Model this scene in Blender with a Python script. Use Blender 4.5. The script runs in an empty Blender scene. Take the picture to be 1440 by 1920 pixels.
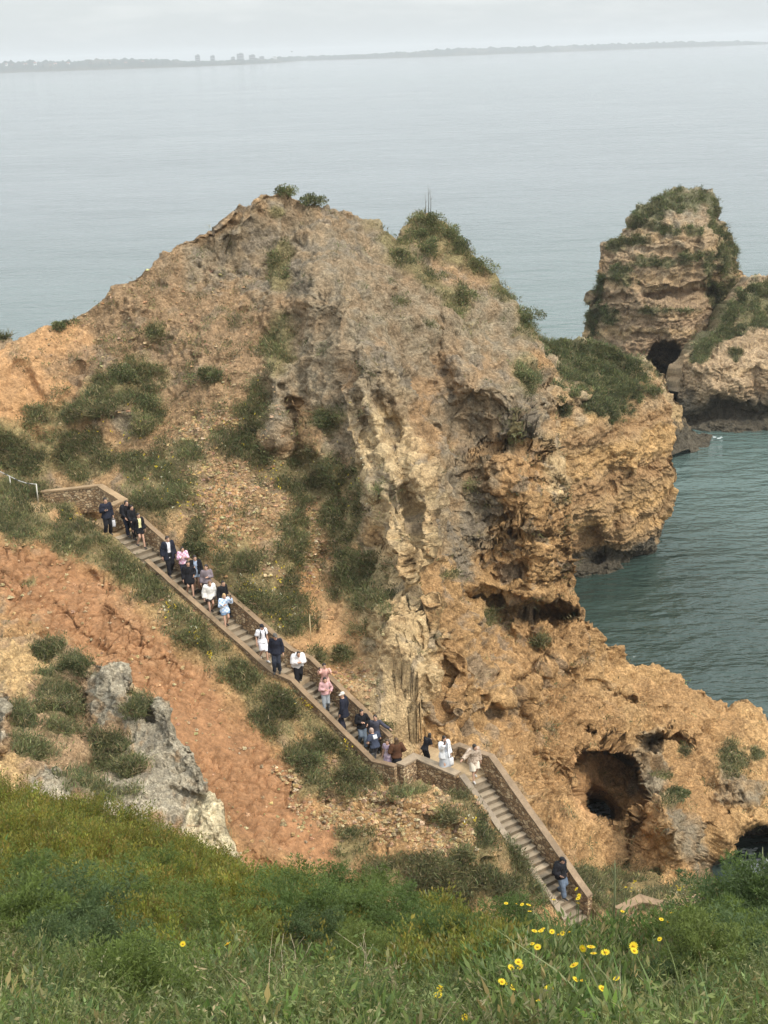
import bpy, math
import numpy as np
from mathutils import Vector

sc = bpy.context.scene
COLL = sc.collection
rng = np.random.default_rng(11)

# ------------------------------------------------------------------ camera
F = 2660.0
CAM = np.array([0.0, 0.0, 40.0])
PITCH = math.atan((960 - 94) / F)
ROLL = math.radians(1.9)
_X = np.array([1.0, 0, 0])
_U = np.array([0, math.sin(PITCH), math.cos(PITCH)])
FW = np.array([0, math.cos(PITCH), -math.sin(PITCH)])
RT = math.cos(ROLL) * _X - math.sin(ROLL) * _U
UP = math.sin(ROLL) * _X + math.cos(ROLL) * _U

def rays(px, py):
    px = np.asarray(px, float)[..., None]; py = np.asarray(py, float)[..., None]
    return FW + RT * ((px - 720) / F) - UP * ((py - 960) / F)

def P(px, py, Y):
    """world point seen in direction (px, py) at distance Y in front"""
    d = rays(px, py)
    return CAM + d * (np.asarray(Y, float) / d[..., 1])[..., None]

def PZ(px, py, z=0.0):
    d = rays(px, py)
    return CAM + d * ((z - 40.0) / d[..., 2])[..., None]

def proj(w):
    d = np.asarray(w, float) - CAM
    zz = d @ FW
    return 720 + F * (d @ RT) / zz, 960 - F * (d @ UP) / zz

cam = bpy.data.objects.new('camera', bpy.data.cameras.new('camera'))
COLL.objects.link(cam)
cam.data.sensor_fit = 'VERTICAL'
cam.data.angle_y = 2 * math.atan(960 / F)
cam.data.clip_start = 0.1
cam.data.clip_end = 60000
from mathutils import Matrix
cam.matrix_world = Matrix(((RT[0], UP[0], -FW[0], 0), (RT[1], UP[1], -FW[1], 0), (RT[2], UP[2], -FW[2], 40), (0, 0, 0, 1)))
sc.camera = cam

# ------------------------------------------------------------------ noise
_r = np.random.default_rng(3)
_perm = _r.permutation(256).astype(np.int32)
_perm = np.concatenate([_perm, _perm, _perm])
_g = _r.normal(size=(256, 3)); _g /= np.linalg.norm(_g, axis=1)[:, None]
_g = _g.astype(np.float32)
_j = _r.random((256, 3)).astype(np.float32)

def _hash(ix, iy, iz):
    return _perm[_perm[_perm[ix & 255] + (iy & 255)] + (iz & 255)]

def gnoise(p):
    p = np.asarray(p, np.float32)
    out = np.empty(len(p), np.float32)
    for a in range(0, len(p), 300000):
        q = p[a:a + 300000]
        i = np.floor(q).astype(np.int32); f = q - i
        u = f * f * f * (f * (f * 6 - 15) + 10)
        res = 0
        for dx in (0, 1):
            wx = u[:, 0] if dx else 1 - u[:, 0]
            for dy in (0, 1):
                wy = u[:, 1] if dy else 1 - u[:, 1]
                for dz in (0, 1):
                    wz = u[:, 2] if dz else 1 - u[:, 2]
                    g = _g[_hash(i[:, 0] + dx, i[:, 1] + dy, i[:, 2] + dz)]
                    res = res + wx * wy * wz * (g[:, 0] * (f[:, 0] - dx) + g[:, 1] * (f[:, 1] - dy) + g[:, 2] * (f[:, 2] - dz))
        out[a:a + 300000] = res * 1.5
    return out

def fbm(p, octv=4, gain=0.5):
    p = np.asarray(p, np.float32); s = 0; a = 1.0
    for k in range(octv):
        s = s + a * gnoise(p + 17.3 * k); a *= gain; p = p * 2.03
    return s

def ridged(p, octv=4, gain=0.5):
    p = np.asarray(p, np.float32); s = 0; a = 1.0
    for k in range(octv):
        s = s + a * (0.5 - np.abs(gnoise(p + 9.1 * k))); a *= gain; p = p * 2.07
    return s

def worley(p):
    """F1, F2-F1"""
    p = np.asarray(p, np.float32)
    o1 = np.empty(len(p), np.float32); o2 = np.empty(len(p), np.float32)
    for a in range(0, len(p), 200000):
        q = p[a:a + 200000]; i = np.floor(q).astype(np.int32)
        f1 = np.full(len(q), 9.0, np.float32); f2 = f1.copy()
        for dx in (-1, 0, 1):
            for dy in (-1, 0, 1):
                for dz in (-1, 0, 1):
                    c = i + np.array([dx, dy, dz], np.int32)
                    d = np.linalg.norm(c + _j[_hash(c[:, 0], c[:, 1], c[:, 2])] - q, axis=1)
                    m = d < f1
                    f2 = np.where(m, f1, np.minimum(f2, d)); f1 = np.where(m, d, f1)
        o1[a:a + 200000] = f1; o2[a:a + 200000] = f2 - f1
    return o1, o2

def sst(a, b, x):
    t = np.clip((x - a) / (b - a), 0, 1)
    return t * t * (3 - 2 * t)

# ------------------------------------------------------------------ objects
def tag(o, label=None, cat=None, group=None, kind=None):
    if label: o['label'] = label
    if cat: o['category'] = cat
    if group: o['group'] = group
    if kind: o['kind'] = kind
    return o

def empty(name, loc, label=None, cat=None, group=None):
    o = bpy.data.objects.new(name, None); COLL.objects.link(o)
    o.location = [float(v) for v in loc]; o.empty_display_size = 0.2
    return tag(o, label, cat, group)

def mesh_data(name, V, Fc, col=None, smooth=True):
    V = np.ascontiguousarray(V, np.float32)
    me = bpy.data.meshes.new(name)
    me.vertices.add(len(V)); me.vertices.foreach_set('co', V.ravel())
    if isinstance(Fc, np.ndarray): Fc = [Fc]
    Fc = [np.asarray(f, np.int32) for f in Fc if len(f)]
    loops = np.concatenate([f.ravel() for f in Fc])
    tot = np.concatenate([np.full(len(f), f.shape[1], np.int32) for f in Fc])
    st = np.concatenate([[0], np.cumsum(tot)[:-1]]).astype(np.int32)
    me.loops.add(len(loops)); me.loops.foreach_set('vertex_index', loops)
    me.polygons.add(len(tot)); me.polygons.foreach_set('loop_start', st)
    me.polygons.foreach_set('loop_total', tot)
    me.polygons.foreach_set('use_smooth', np.full(len(tot), smooth))
    if col is not None:
        at = me.color_attributes.new('Col', 'FLOAT_COLOR', 'POINT')
        c = np.ones((len(V), 4), np.float32); c[:, :np.shape(col)[-1]] = col
        at.data.foreach_set('color', c.ravel())
    me.update(calc_edges=True); me.validate()
    return me

def mk(name, V, Fc, mat, parent=None, loc=None, col=None, smooth=True):
    """mesh object from world-space vertices; its origin is put at loc (or the foot of the mesh)"""
    V = np.asarray(V, float)
    if loc is None:
        loc = np.array([V[:, 0].mean(), V[:, 1].mean(), V[:, 2].min()])
    loc = np.asarray(loc, float)
    me = mesh_data(name, V - loc, Fc, col, smooth)
    for m in (mat if isinstance(mat, (list, tuple)) else [mat]): me.materials.append(m)
    o = bpy.data.objects.new(name, me); COLL.objects.link(o)
    if parent is not None:
        o.parent = parent; o.location = [float(v) for v in loc - np.array(parent.location)]
    else:
        o.location = [float(v) for v in loc]
    return o

def kids(o): return [c for c in bpy.data.objects if c.parent == o]

class MB:
    """collects simple shapes into one mesh"""
    def __init__(s): s.V = []; s.Q = []; s.T = []; s.C = []; s.n = 0
    def add(s, V, Q=None, T=None, col=(1, 1, 1)):
        V = np.asarray(V, float)
        s.V.append(V); s.C.append(np.tile(np.asarray(col, float), (len(V), 1)))
        if Q is not None and len(Q): s.Q.append(np.asarray(Q) + s.n)
        if T is not None and len(T): s.T.append(np.asarray(T) + s.n)
        s.n += len(V)
    def box(s, c, ax, ay, az, col=(1, 1, 1)):
        """c centre, ax ay az half-axis vectors"""
        c, ax, ay, az = [np.asarray(v, float) for v in (c, ax, ay, az)]
        V = [c + i * ax + j * ay + k * az for k in (-1, 1) for j in (-1, 1) for i in (-1, 1)]
        s.add(V, [[0, 2, 3, 1], [4, 5, 7, 6], [0, 1, 5, 4], [1, 3, 7, 5], [3, 2, 6, 7], [2, 0, 4, 6]], col=col)
    def tube(s, pts, rad, n=8, col=(1, 1, 1), cap=True, squash=None):
        pts = np.asarray(pts, float); rad = np.broadcast_to(np.asarray(rad, float), (len(pts),))
        V = []; prev = None
        for i in range(len(pts)):
            t = pts[min(i + 1, len(pts) - 1)] - pts[max(i - 1, 0)]
            t = t / (np.linalg.norm(t) + 1e-9)
            ref = np.array([0, 0, 1.0]) if abs(t[2]) < 0.9 else np.array([0, 1.0, 0])
            if prev is not None: ref = prev
            a = ref - t * (ref @ t); a /= np.linalg.norm(a) + 1e-9; prev = a
            b = np.cross(t, a)
            th = np.linspace(0, 2 * np.pi, n, endpoint=False)
            V.append(pts[i] + rad[i] * (np.cos(th)[:, None] * a + np.sin(th)[:, None] * b))
        V = np.concatenate(V); m = len(pts)
        Q = [[i * n + k, i * n + (k + 1) % n, (i + 1) * n + (k + 1) % n, (i + 1) * n + k] for i in range(m - 1) for k in range(n)]
        T = []
        if cap:
            V = np.concatenate([V, [pts[0], pts[-1]]])
            T = [[m * n, (k + 1) % n, k] for k in range(n)] + [[m * n + 1, (m - 1) * n + k, (m - 1) * n + (k + 1) % n] for k in range(n)]
        s.add(V, Q, T, col)
    def loft(s, rings, n=14, col=(1, 1, 1)):
        """rings: (centre, rx vector, ry vector)"""
        th = np.linspace(0, 2 * np.pi, n, endpoint=False)
        V = np.concatenate([np.asarray(c, float) + np.cos(th)[:, None] * np.asarray(a, float) + np.sin(th)[:, None] * np.asarray(b, float) for c, a, b in rings])
        m = len(rings)
        Q = [[i * n + k, i * n + (k + 1) % n, (i + 1) * n + (k + 1) % n, (i + 1) * n + k] for i in range(m - 1) for k in range(n)]
        V = np.concatenate([V, [rings[0][0], rings[-1][0]]])
        T = [[m * n, (k + 1) % n, k] for k in range(n)] + [[m * n + 1, (m - 1) * n + k, (m - 1) * n + (k + 1) % n] for k in range(n)]
        s.add(V, Q, T, col)
    def ball(s, c, r, n=10, col=(1, 1, 1)):
        c = np.asarray(c, float); r = np.broadcast_to(np.asarray(r, float), (3,))
        zs = np.cos(np.linspace(np.pi * 0.97, np.pi * 0.03, n // 2 + 2))
        s.loft([(c + [0, 0, r[2] * z], [r[0] * math.sqrt(1 - z * z), 0, 0], [0, r[1] * math.sqrt(1 - z * z), 0]) for z in zs], n, col)
    def arrays(s):
        V = np.concatenate(s.V); C = np.concatenate(s.C); Fc = []
        if s.Q: Fc.append(np.concatenate(s.Q))
        if s.T: Fc.append(np.concatenate(s.T))
        return V, Fc, C
    def build(s, name, mat, parent=None, loc=None, smooth=False):
        V, Fc, C = s.arrays()
        return mk(name, V, Fc, mat, parent, loc, C, smooth)

# ------------------------------------------------------------------ materials
def newmat(name):
    m = bpy.data.materials.new(name); m.use_nodes = True
    nt = m.node_tree; nt.nodes.clear()
    out = nt.nodes.new('ShaderNodeOutputMaterial')
    b = nt.nodes.new('ShaderNodeBsdfPrincipled')
    nt.links.new(b.outputs[0], out.inputs[0])
    return m, nt, b, out

def N(nt, typ, **kw):
    n = nt.nodes.new(typ)
    for k, v in kw.items():
        if k.startswith('i_'): n.inputs[k[2:].replace('_', ' ')].default_value = v
        else: setattr(n, k, v)
    return n

def noise_node(nt, coord, scale, detail=6, rough=0.6, vec_scale=None):
    src = coord
    if vec_scale:
        mp = N(nt, 'ShaderNodeMapping'); mp.inputs['Scale'].default_value = vec_scale
        nt.links.new(coord, mp.inputs[0]); src = mp.outputs[0]
    n = N(nt, 'ShaderNodeTexNoise'); n.inputs['Scale'].default_value = scale
    n.inputs['Detail'].default_value = detail; n.inputs['Roughness'].default_value = rough
    nt.links.new(src, n.inputs['Vector'])
    return n

def attr_mat(name, rough=0.9, spec=0.2, bumps=(), var=(), sheen=0.0):
    """albedo from the Col attribute, varied by noise; bumps: (scale, strength, distance); var: (scale, low, high)"""
    m, nt, b, out = newmat(name)
    tc = N(nt, 'ShaderNodeTexCoord').outputs['Object']
    at = N(nt, 'ShaderNodeAttribute', attribute_name='Col')
    c = at.outputs['Color']
    for scl, lo, hi in var:
        n = noise_node(nt, tc, scl, 8, 0.65)
        mr = N(nt, 'ShaderNodeMapRange'); mr.inputs[1].default_value = 0.3; mr.inputs[2].default_value = 0.7
        mr.inputs[3].default_value = lo; mr.inputs[4].default_value = hi
        nt.links.new(n.outputs['Fac'], mr.inputs[0])
        mx = N(nt, 'ShaderNodeVectorMath', operation='SCALE')
        nt.links.new(c, mx.inputs[0]); nt.links.new(mr.outputs[0], mx.inputs['Scale'])
        c = mx.outputs[0]
    nt.links.new(c, b.inputs['Base Color'])
    b.inputs['Roughness'].default_value = rough
    b.inputs['Specular IOR Level'].default_value = spec
    nrm = None
    for scl, st, dist in bumps:
        n = noise_node(nt, tc, scl, 8, 0.7)
        bp = N(nt, 'ShaderNodeBump'); bp.inputs['Strength'].default_value = st; bp.inputs['Distance'].default_value = dist
        nt.links.new(n.outputs['Fac'], bp.inputs['Height'])
        if nrm: nt.links.new(nrm, bp.inputs['Normal'])
        nrm = bp.outputs[0]
    if nrm: nt.links.new(nrm, b.inputs['Normal'])
    return m

def leaf_mat(name, trans=0.42, rough=0.55):
    m, nt, b, out = newmat(name)
    at = N(nt, 'ShaderNodeAttribute', attribute_name='Col')
    nt.links.new(at.outputs['Color'], b.inputs['Base Color'])
    b.inputs['Roughness'].default_value = rough; b.inputs['Specular IOR Level'].default_value = 0.25
    tr = N(nt, 'ShaderNodeBsdfTranslucent'); nt.links.new(at.outputs['Color'], tr.inputs[0])
    mx = N(nt, 'ShaderNodeMixShader'); mx.inputs[0].default_value = trans
    nt.links.new(b.outputs[0], mx.inputs[1]); nt.links.new(tr.outputs[0], mx.inputs[2])
    nt.links.new(mx.outputs[0], out.inputs[0])
    return m

def rock_mat():
    """pebbly weathered limestone: zone colours from Col, broken up per pixel by noise and a mosaic of small stones"""
    m, nt, b, out = newmat('weathered_limestone')
    tc = N(nt, 'ShaderNodeTexCoord').outputs['Object']
    at = N(nt, 'ShaderNodeAttribute', attribute_name='Col'); c = at.outputs['Color']; al = at.outputs['Alpha']   # alpha: how stony the ground is
    def mul(c, fac):
        mx = N(nt, 'ShaderNodeVectorMath', operation='SCALE'); nt.links.new(c, mx.inputs[0]); nt.links.new(fac, mx.inputs['Scale']); return mx.outputs[0]
    def rng_(src, a0, a1, lo, hi):
        mr = N(nt, 'ShaderNodeMapRange'); mr.inputs[1].default_value = a0; mr.inputs[2].default_value = a1; mr.inputs[3].default_value = lo; mr.inputs[4].default_value = hi
        nt.links.new(src, mr.inputs[0]); return mr.outputs[0]
    n1 = noise_node(nt, tc, 1.6, 8, 0.65); n2 = noise_node(nt, tc, 7.0, 6, 0.7); n3 = noise_node(nt, tc, 26.0, 4, 0.7)
    wp = N(nt, 'ShaderNodeMixRGB', blend_type='ADD'); wp.inputs[0].default_value = 0.12; nt.links.new(tc, wp.inputs[1]); nt.links.new(n2.outputs['Color'], wp.inputs[2])
    v1 = N(nt, 'ShaderNodeTexVoronoi'); v1.inputs['Scale'].default_value = 5.5; nt.links.new(wp.outputs[0], v1.inputs['Vector'])
    v2 = N(nt, 'ShaderNodeTexVoronoi'); v2.inputs['Scale'].default_value = 13.0; nt.links.new(wp.outputs[0], v2.inputs['Vector'])
    s1 = N(nt, 'ShaderNodeSeparateColor'); nt.links.new(v1.outputs['Color'], s1.inputs[0]); s2 = N(nt, 'ShaderNodeSeparateColor'); nt.links.new(v2.outputs['Color'], s2.inputs[0])
    c = mul(c, rng_(n1.outputs['Fac'], 0.3, 0.7, 0.82, 1.32)); c = mul(c, rng_(n2.outputs['Fac'], 0.32, 0.68, 0.72, 1.28)); c = mul(c, rng_(n3.outputs['Fac'], 0.3, 0.7, 0.80, 1.2))
    def stony(f):
        a = N(nt, 'ShaderNodeMath', operation='SUBTRACT'); nt.links.new(f, a.inputs[0]); a.inputs[1].default_value = 1.0
        q = N(nt, 'ShaderNodeMath', operation='MULTIPLY_ADD'); nt.links.new(a.outputs[0], q.inputs[0]); nt.links.new(al, q.inputs[1]); q.inputs[2].default_value = 1.0; return q.outputs[0]
    c = mul(c, stony(rng_(s1.outputs[0], 0, 1, 0.85, 1.15))); c = mul(c, stony(rng_(s2.outputs[0], 0, 1, 0.82, 1.22)))
    nt.links.new(c, b.inputs['Base Color']); b.inputs['Roughness'].default_value = 0.95; b.inputs['Specular IOR Level'].default_value = 0.15
    nrm = None
    for src, st, dist, inv in ((n1.outputs['Fac'], 0.7, 0.24, False), (v1.outputs['Distance'], 0.6, 0.12, True), (n2.outputs['Fac'], 0.8, 0.12, False), (v2.outputs['Distance'], 0.7, 0.06, True), (n3.outputs['Fac'], 0.7, 0.04, False)):
        bp = N(nt, 'ShaderNodeBump'); bp.invert = inv; bp.inputs['Strength'].default_value = st
        ms = N(nt, 'ShaderNodeMath', operation='MULTIPLY'); ms.inputs[1].default_value = st; nt.links.new(al, ms.inputs[0]); nt.links.new(ms.outputs[0], bp.inputs['Strength'])
        bp.inputs['Distance'].default_value = dist
        nt.links.new(src, bp.inputs['Height'])
        if nrm: nt.links.new(nrm, bp.inputs['Normal'])
        nrm = bp.outputs[0]
    nt.links.new(nrm, b.inputs['Normal'])
    return m
M_ROCK = rock_mat()
M_SOIL = attr_mat('bank_soil', 0.95, 0.1, bumps=((6, 0.7, 0.05),), var=((5, 0.7, 1.3),))
M_LEAF = leaf_mat('foliage')
M_PETAL = leaf_mat('petals', 0.4, 0.5)
M_WOOD = attr_mat('dry_stems', 0.8, 0.2, bumps=((40, 0.3, 0.01),))
M_CLOTH = attr_mat('cloth', 0.85, 0.15, bumps=((18, 0.35, 0.02),), var=((6, 0.85, 1.12),))
M_SKIN = attr_mat('skin', 0.55, 0.35)
M_HAIR = attr_mat('hair', 0.5, 0.4, bumps=((60, 0.4, 0.01),))
M_CONC = attr_mat('worn_concrete', 0.9, 0.2, bumps=((8, 0.5, 0.03), (40, 0.3, 0.01)), var=((2.5, 0.75, 1.2), (15, 0.85, 1.15)))
M_PAINT = attr_mat('painted_metal', 0.45, 0.5, var=((8, 0.8, 1.1),))

def stone_wall_mat():
    m, nt, b, out = newmat('rubble_masonry')
    tc = N(nt, 'ShaderNodeTexCoord').outputs['Object']
    wn = noise_node(nt, tc, 2.0, 3, 0.5)
    ad = N(nt, 'ShaderNodeMixRGB', blend_type='ADD'); ad.inputs[0].default_value = 0.12
    nt.links.new(tc, ad.inputs[1]); nt.links.new(wn.outputs['Color'], ad.inputs[2])
    mp = N(nt, 'ShaderNodeMapping'); mp.inputs['Scale'].default_value = (5.5, 5.5, 9.0)
    nt.links.new(ad.outputs[0], mp.inputs[0])
    v = N(nt, 'ShaderNodeTexVoronoi', feature='DISTANCE_TO_EDGE'); v.inputs['Scale'].default_value = 1.0
    v2 = N(nt, 'ShaderNodeTexVoronoi'); v2.inputs['Scale'].default_value = 1.0
    nt.links.new(mp.outputs[0], v.inputs['Vector']); nt.links.new(mp.outputs[0], v2.inputs['Vector'])
    cr = N(nt, 'ShaderNodeValToRGB')
    cr.color_ramp.elements[0].color = (0.20, 0.12, 0.06, 1); cr.color_ramp.elements[1].color = (0.62, 0.48, 0.30, 1)
    e = cr.color_ramp.elements.new(0.5); e.color = (0.42, 0.28, 0.15, 1)
    sp = N(nt, 'ShaderNodeSeparateColor'); nt.links.new(v2.outputs['Color'], sp.inputs[0])
    nt.links.new(sp.outputs[0], cr.inputs[0])
    ed = N(nt, 'ShaderNodeMapRange'); ed.inputs[1].default_value = 0.02; ed.inputs[2].default_value = 0.12
    nt.links.new(v.outputs['Distance'], ed.inputs[0])
    mx = N(nt, 'ShaderNodeMixRGB'); mx.inputs[1].default_value = (0.17, 0.11, 0.065, 1)
    nt.links.new(ed.outputs[0], mx.inputs[0]); nt.links.new(cr.outputs[0], mx.inputs[2])
    nt.links.new(mx.outputs[0], b.inputs['Base Color'])
    bp = N(nt, 'ShaderNodeBump'); bp.inputs['Strength'].default_value = 0.9; bp.inputs['Distance'].default_value = 0.05
    nt.links.new(ed.outputs[0], bp.inputs['Height']); nt.links.new(bp.outputs[0], b.inputs['Normal'])
    b.inputs['Roughness'].default_value = 0.9
    return m
M_STONE = stone_wall_mat()

# ------------------------------------------------------------------ relief builder
def mq_fit(ctrl, c=45.0, lam=0.3):
    A = np.asarray(ctrl, float); xy = A[:, :2]; y = A[:, 2]
    n = len(A)
    D = np.sqrt(((xy[:, None] - xy[None]) ** 2).sum(-1) + c * c) / 100.0
    pl = np.concatenate([np.ones((n, 1)), xy / 1000.0], 1)
    K = np.zeros((n + 3, n + 3)); K[:n, :n] = -D + 0 * np.eye(n) - lam * 0.02 * np.eye(n) * -1; K[:n, n:] = pl; K[n:, :n] = pl.T
    w = np.linalg.solve(K, np.concatenate([y, np.zeros(3)]))
    def ev(px, py):
        q = np.stack([np.ravel(px), np.ravel(py)], 1); out = np.empty(len(q))
        for a in range(0, len(q), 40000):
            s = q[a:a + 40000]
            D = np.sqrt((s[:, None, 0] - xy[None, :, 0]) ** 2 + (s[:, None, 1] - xy[None, :, 1]) ** 2 + c * c) / 100.0
            out[a:a + 40000] = -D @ w[:n] + w[n] + s[:, 0] / 1000 * w[n + 1] + s[:, 1] / 1000 * w[n + 2]
        return out.reshape(np.shape(px))
    return ev

def seg_dist(px, py, pts):
    best = np.full(np.shape(px), 1e9)
    for (x0, y0), (x1, y1) in zip(pts, pts[1:]):
        dx, dy = x1 - x0, y1 - y0; L = dx * dx + dy * dy + 1e-9
        t = np.clip(((px - x0) * dx + (py - y0) * dy) / L, 0, 1)
        best = np.minimum(best, np.hypot(px - x0 - t * dx, py - y0 - t * dy))
    return best

def blobs(px, py, lst, warp=0.0, soft=0.35):
    w = np.zeros(np.shape(px))
    for b in lst:
        cx, cy, rx, ry = b[:4]; a = math.radians(b[4]) if len(b) > 4 else 0.0; s = b[5] if len(b) > 5 else 1.0
        dx, dy = px - cx, py - cy
        u = dx * math.cos(a) + dy * math.sin(a); v = -dx * math.sin(a) + dy * math.cos(a)
        d = np.sqrt((u / rx) ** 2 + (v / ry) ** 2) + warp
        w = np.maximum(w, s * sst(1 + soft, 1 - soft, d))
    return w

def resample(poly, n):
    p = np.asarray(poly, float)
    return p, n

def grid_faces(nv, nu):
    i = np.arange(nv - 1)[:, None] * nu + np.arange(nu - 1)[None]
    return np.stack([i, i + 1, i + nu + 1, i + nu], -1).reshape(-1, 4)

def grid_normals(G):
    du = np.empty_like(G); du[:, 1:-1] = G[:, 2:] - G[:, :-2]; du[:, 0] = G[:, 1] - G[:, 0]; du[:, -1] = G[:, -1] - G[:, -2]
    dv = np.empty_like(G); dv[1:-1] = G[2:] - G[:-2]; dv[0] = G[1] - G[0]; dv[-1] = G[-1] - G[-2]
    n = np.cross(du, dv); n /= np.linalg.norm(n, axis=-1, keepdims=True) + 1e-9
    return n

def relief(pairs, depth, nu, nv, back, shrink=0.0):
    """pairs: (bottom px,py, top px,py) columns; depth(px,py)->Y. Returns world grid G (rows, nu, 3), pixel grids, front row count"""
    A = np.asarray(pairs, float)
    mid = (A[:, :2] + A[:, 2:]) / 2
    step = np.maximum(np.hypot(*np.diff(A[:, 2:], axis=0).T), np.hypot(*np.diff(A[:, :2], axis=0).T))
    s = np.concatenate([[0], np.cumsum(step)]); t = np.linspace(0, s[-1], nu)
    col = np.stack([np.interp(t, s, A[:, k]) for k in range(4)], 1)
    v = np.linspace(0, 1, nv)[:, None]
    px = col[None, :, 0] * (1 - v) + col[None, :, 2] * v
    py = col[None, :, 1] * (1 - v) + col[None, :, 3] * v
    G = P(px, py, depth(px, py))
    top = G[-1]; cx = top[:, 0].mean()
    rows = []
    for dy, dz in back:
        r = top.copy(); r[:, 1] += dy; r[:, 2] += dz; r[:, 0] += (cx - r[:, 0]) * shrink * min(1, dy / 12)
        rows.append(r)
    if rows:
        B = np.stack(rows)
        px = np.concatenate([px, np.repeat(px[-1:], len(B), 0)]); py = np.concatenate([py, np.repeat(py[-1:], len(B), 0)])
        G = np.concatenate([G, B])
    return G, px, py
# ------------------------------------------------------------------ the stairway (geometry of its path first, the terrain is cut to it)
def offset_line(pts, d):
    """plan offset of a polyline to its left, mitred, keeping z"""
    p = np.asarray(pts, float); out = p.copy(); n = len(p)
    nr = []
    for a, b in zip(p, p[1:]):
        t = (b - a)[:2]; t = t / (np.linalg.norm(t) + 1e-9); nr.append(np.array([-t[1], t[0]]))
    for i in range(n):
        if i == 0: m = nr[0]
        elif i == n - 1: m = nr[-1]
        else:
            m = nr[i - 1] + nr[i]; m = m / (np.linalg.norm(m) + 1e-9); m = m / max(0.5, m @ nr[i])
        out[i, :2] += m * d
    return out

W_UP, CW_UP, HN_UP, HF_UP = 1.08, 0.20, 0.45, 0.95
NU_ = np.array([P(150, 958, 62.5), P(205, 988, 60.5), P(512, 1258, 54.0), P(548, 1274, 53.5), P(700, 1425, 50.8), P(742, 1437, 50.3)])
NU_[0, 2] = NU_[1, 2]; NU_[5, 2] = NU_[4, 2]
C_UP = offset_line(NU_, (W_UP + CW_UP) / 2); C_UP[:, 2] -= HN_UP; C_UP[4:, 2] -= 0.30
FAR_UP = offset_line(NU_, W_UP + CW_UP); FAR_UP[:, 2] += HF_UP - HN_UP
W_LO, CW_LO, HN_LO, HF_LO = 1.0, 0.24, 0.50, 0.95
NL_ = np.array([P(866, 1452, 50.0), P(1062, 1722, 45.4)])
Z_LAND = C_UP[4, 2]

C_LO = offset_line(NL_, (W_LO + CW_LO) / 2); C_LO[:, 2] -= HN_LO; C_LO[0, 2] = Z_LAND
FAR_LO = offset_line(NL_, W_LO + CW_LO); FAR_LO[:, 2] += HF_LO - HN_LO
CORNER = P(778, 1417, 51.3)
MIDW = P(828, 1437, 50.7)
LAND_POLY = np.array([C_UP[4], NU_[5], CORNER, MIDW, NL_[0], FAR_LO[0], P(868, 1400, 52.3), P(800, 1385, 53.4), FAR_UP[5], FAR_UP[4]])[:, :2]

def in_poly(x, y, poly):
    c = np.zeros(np.shape(x), bool); n = len(poly)
    for i in range(n):
        x0, y0 = poly[i]; x1, y1 = poly[(i + 1) % n]
        c ^= ((y0 > y) != (y1 > y)) & (x < (x1 - x0) * (y - y0) / (y1 - y0 + 1e-12) + x0)
    return c

def path_query(x, y, path):
    """distance in plan to a path and the path's height there"""
    best = np.full(np.shape(x), 1e9); zz = np.zeros(np.shape(x))
    for a, b in zip(path, path[1:]):
        d = (b - a)[:2]; L = d @ d + 1e-9
        t = np.clip(((x - a[0]) * d[0] + (y - a[1]) * d[1]) / L, 0, 1)
        q = np.hypot(x - a[0] - t * d[0], y - a[1] - t * d[1])
        m = q < best
        best = np.where(m, q, best); zz = np.where(m, a[2] + t * (b[2] - a[2]), zz)
    return best, zz

def cut_for_stairs(G):
    """lower the ground where the stairway runs, and keep the bank below the copings"""
    x, y, z = G[..., 0], G[..., 1], G[..., 2]
    for path, w, hn in ((C_UP, W_UP + 2 * CW_UP, HN_UP), (C_LO, W_LO + 2 * CW_LO, HN_LO)):
        d, pz = path_query(x, y, path)
        lim = pz - 0.45 + sst(w / 2 - 0.2, w / 2 + 0.02, d) * (0.45 + hn - 0.12) + np.clip(d - w / 2, 0, 9) * 1.6
        z = np.where(d < 2.2, np.minimum(z, lim), z)
    ins = in_poly(x, y, LAND_POLY)
    z = np.where(ins, np.minimum(z, Z_LAND - 0.25), z)
    d, pz = path_query(x, y, np.array([NU_[5], CORNER, MIDW, NL_[0]]))
    z = np.where((d < 1.3) & ~ins, np.minimum(z, pz - 1.15 + np.clip(d - 0.3, 0, 9) * 1.15), z)
    G[..., 2] = z
    return G

def prism_line(pts, width, top_off, bot_off):
    """ribbon prism along a polyline; bot_off scalar or per-point"""
    p = np.asarray(pts, float)
    L = offset_line(p, width / 2); R = offset_line(p, -width / 2); n = len(p)
    bo = np.broadcast_to(np.asarray(bot_off, float), (n,))
    V = []
    for i in range(n):
        V += [[L[i, 0], L[i, 1], p[i, 2] + top_off], [R[i, 0], R[i, 1], p[i, 2] + top_off], [R[i, 0], R[i, 1], p[i, 2] + bo[i]], [L[i, 0], L[i, 1], p[i, 2] + bo[i]]]
    Q = []
    for i in range(n - 1):
        for k in range(4):
            Q.append([i * 4 + k, i * 4 + (k + 1) % 4, (i + 1) * 4 + (k + 1) % 4, (i + 1) * 4 + k])
    Q += [[0, 3, 2, 1], [(n - 1) * 4 + k for k in range(4)]]
    return np.array(V), np.array(Q)

def densify(pts, step=0.35, jit=0.0):
    out = []
    for a, b in zip(pts, pts[1:]):
        k = max(1, int(np.linalg.norm(b - a) / step))
        for t in range(k): out.append(a + (b - a) * t / k)
    out.append(pts[-1]); out = np.array(out)
    if jit:
        j = np.stack([gnoise(out * 1.3), gnoise(out * 1.3 + 40), gnoise(out * 1.3 + 80)], 1); out = out + j * jit
    return out

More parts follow.
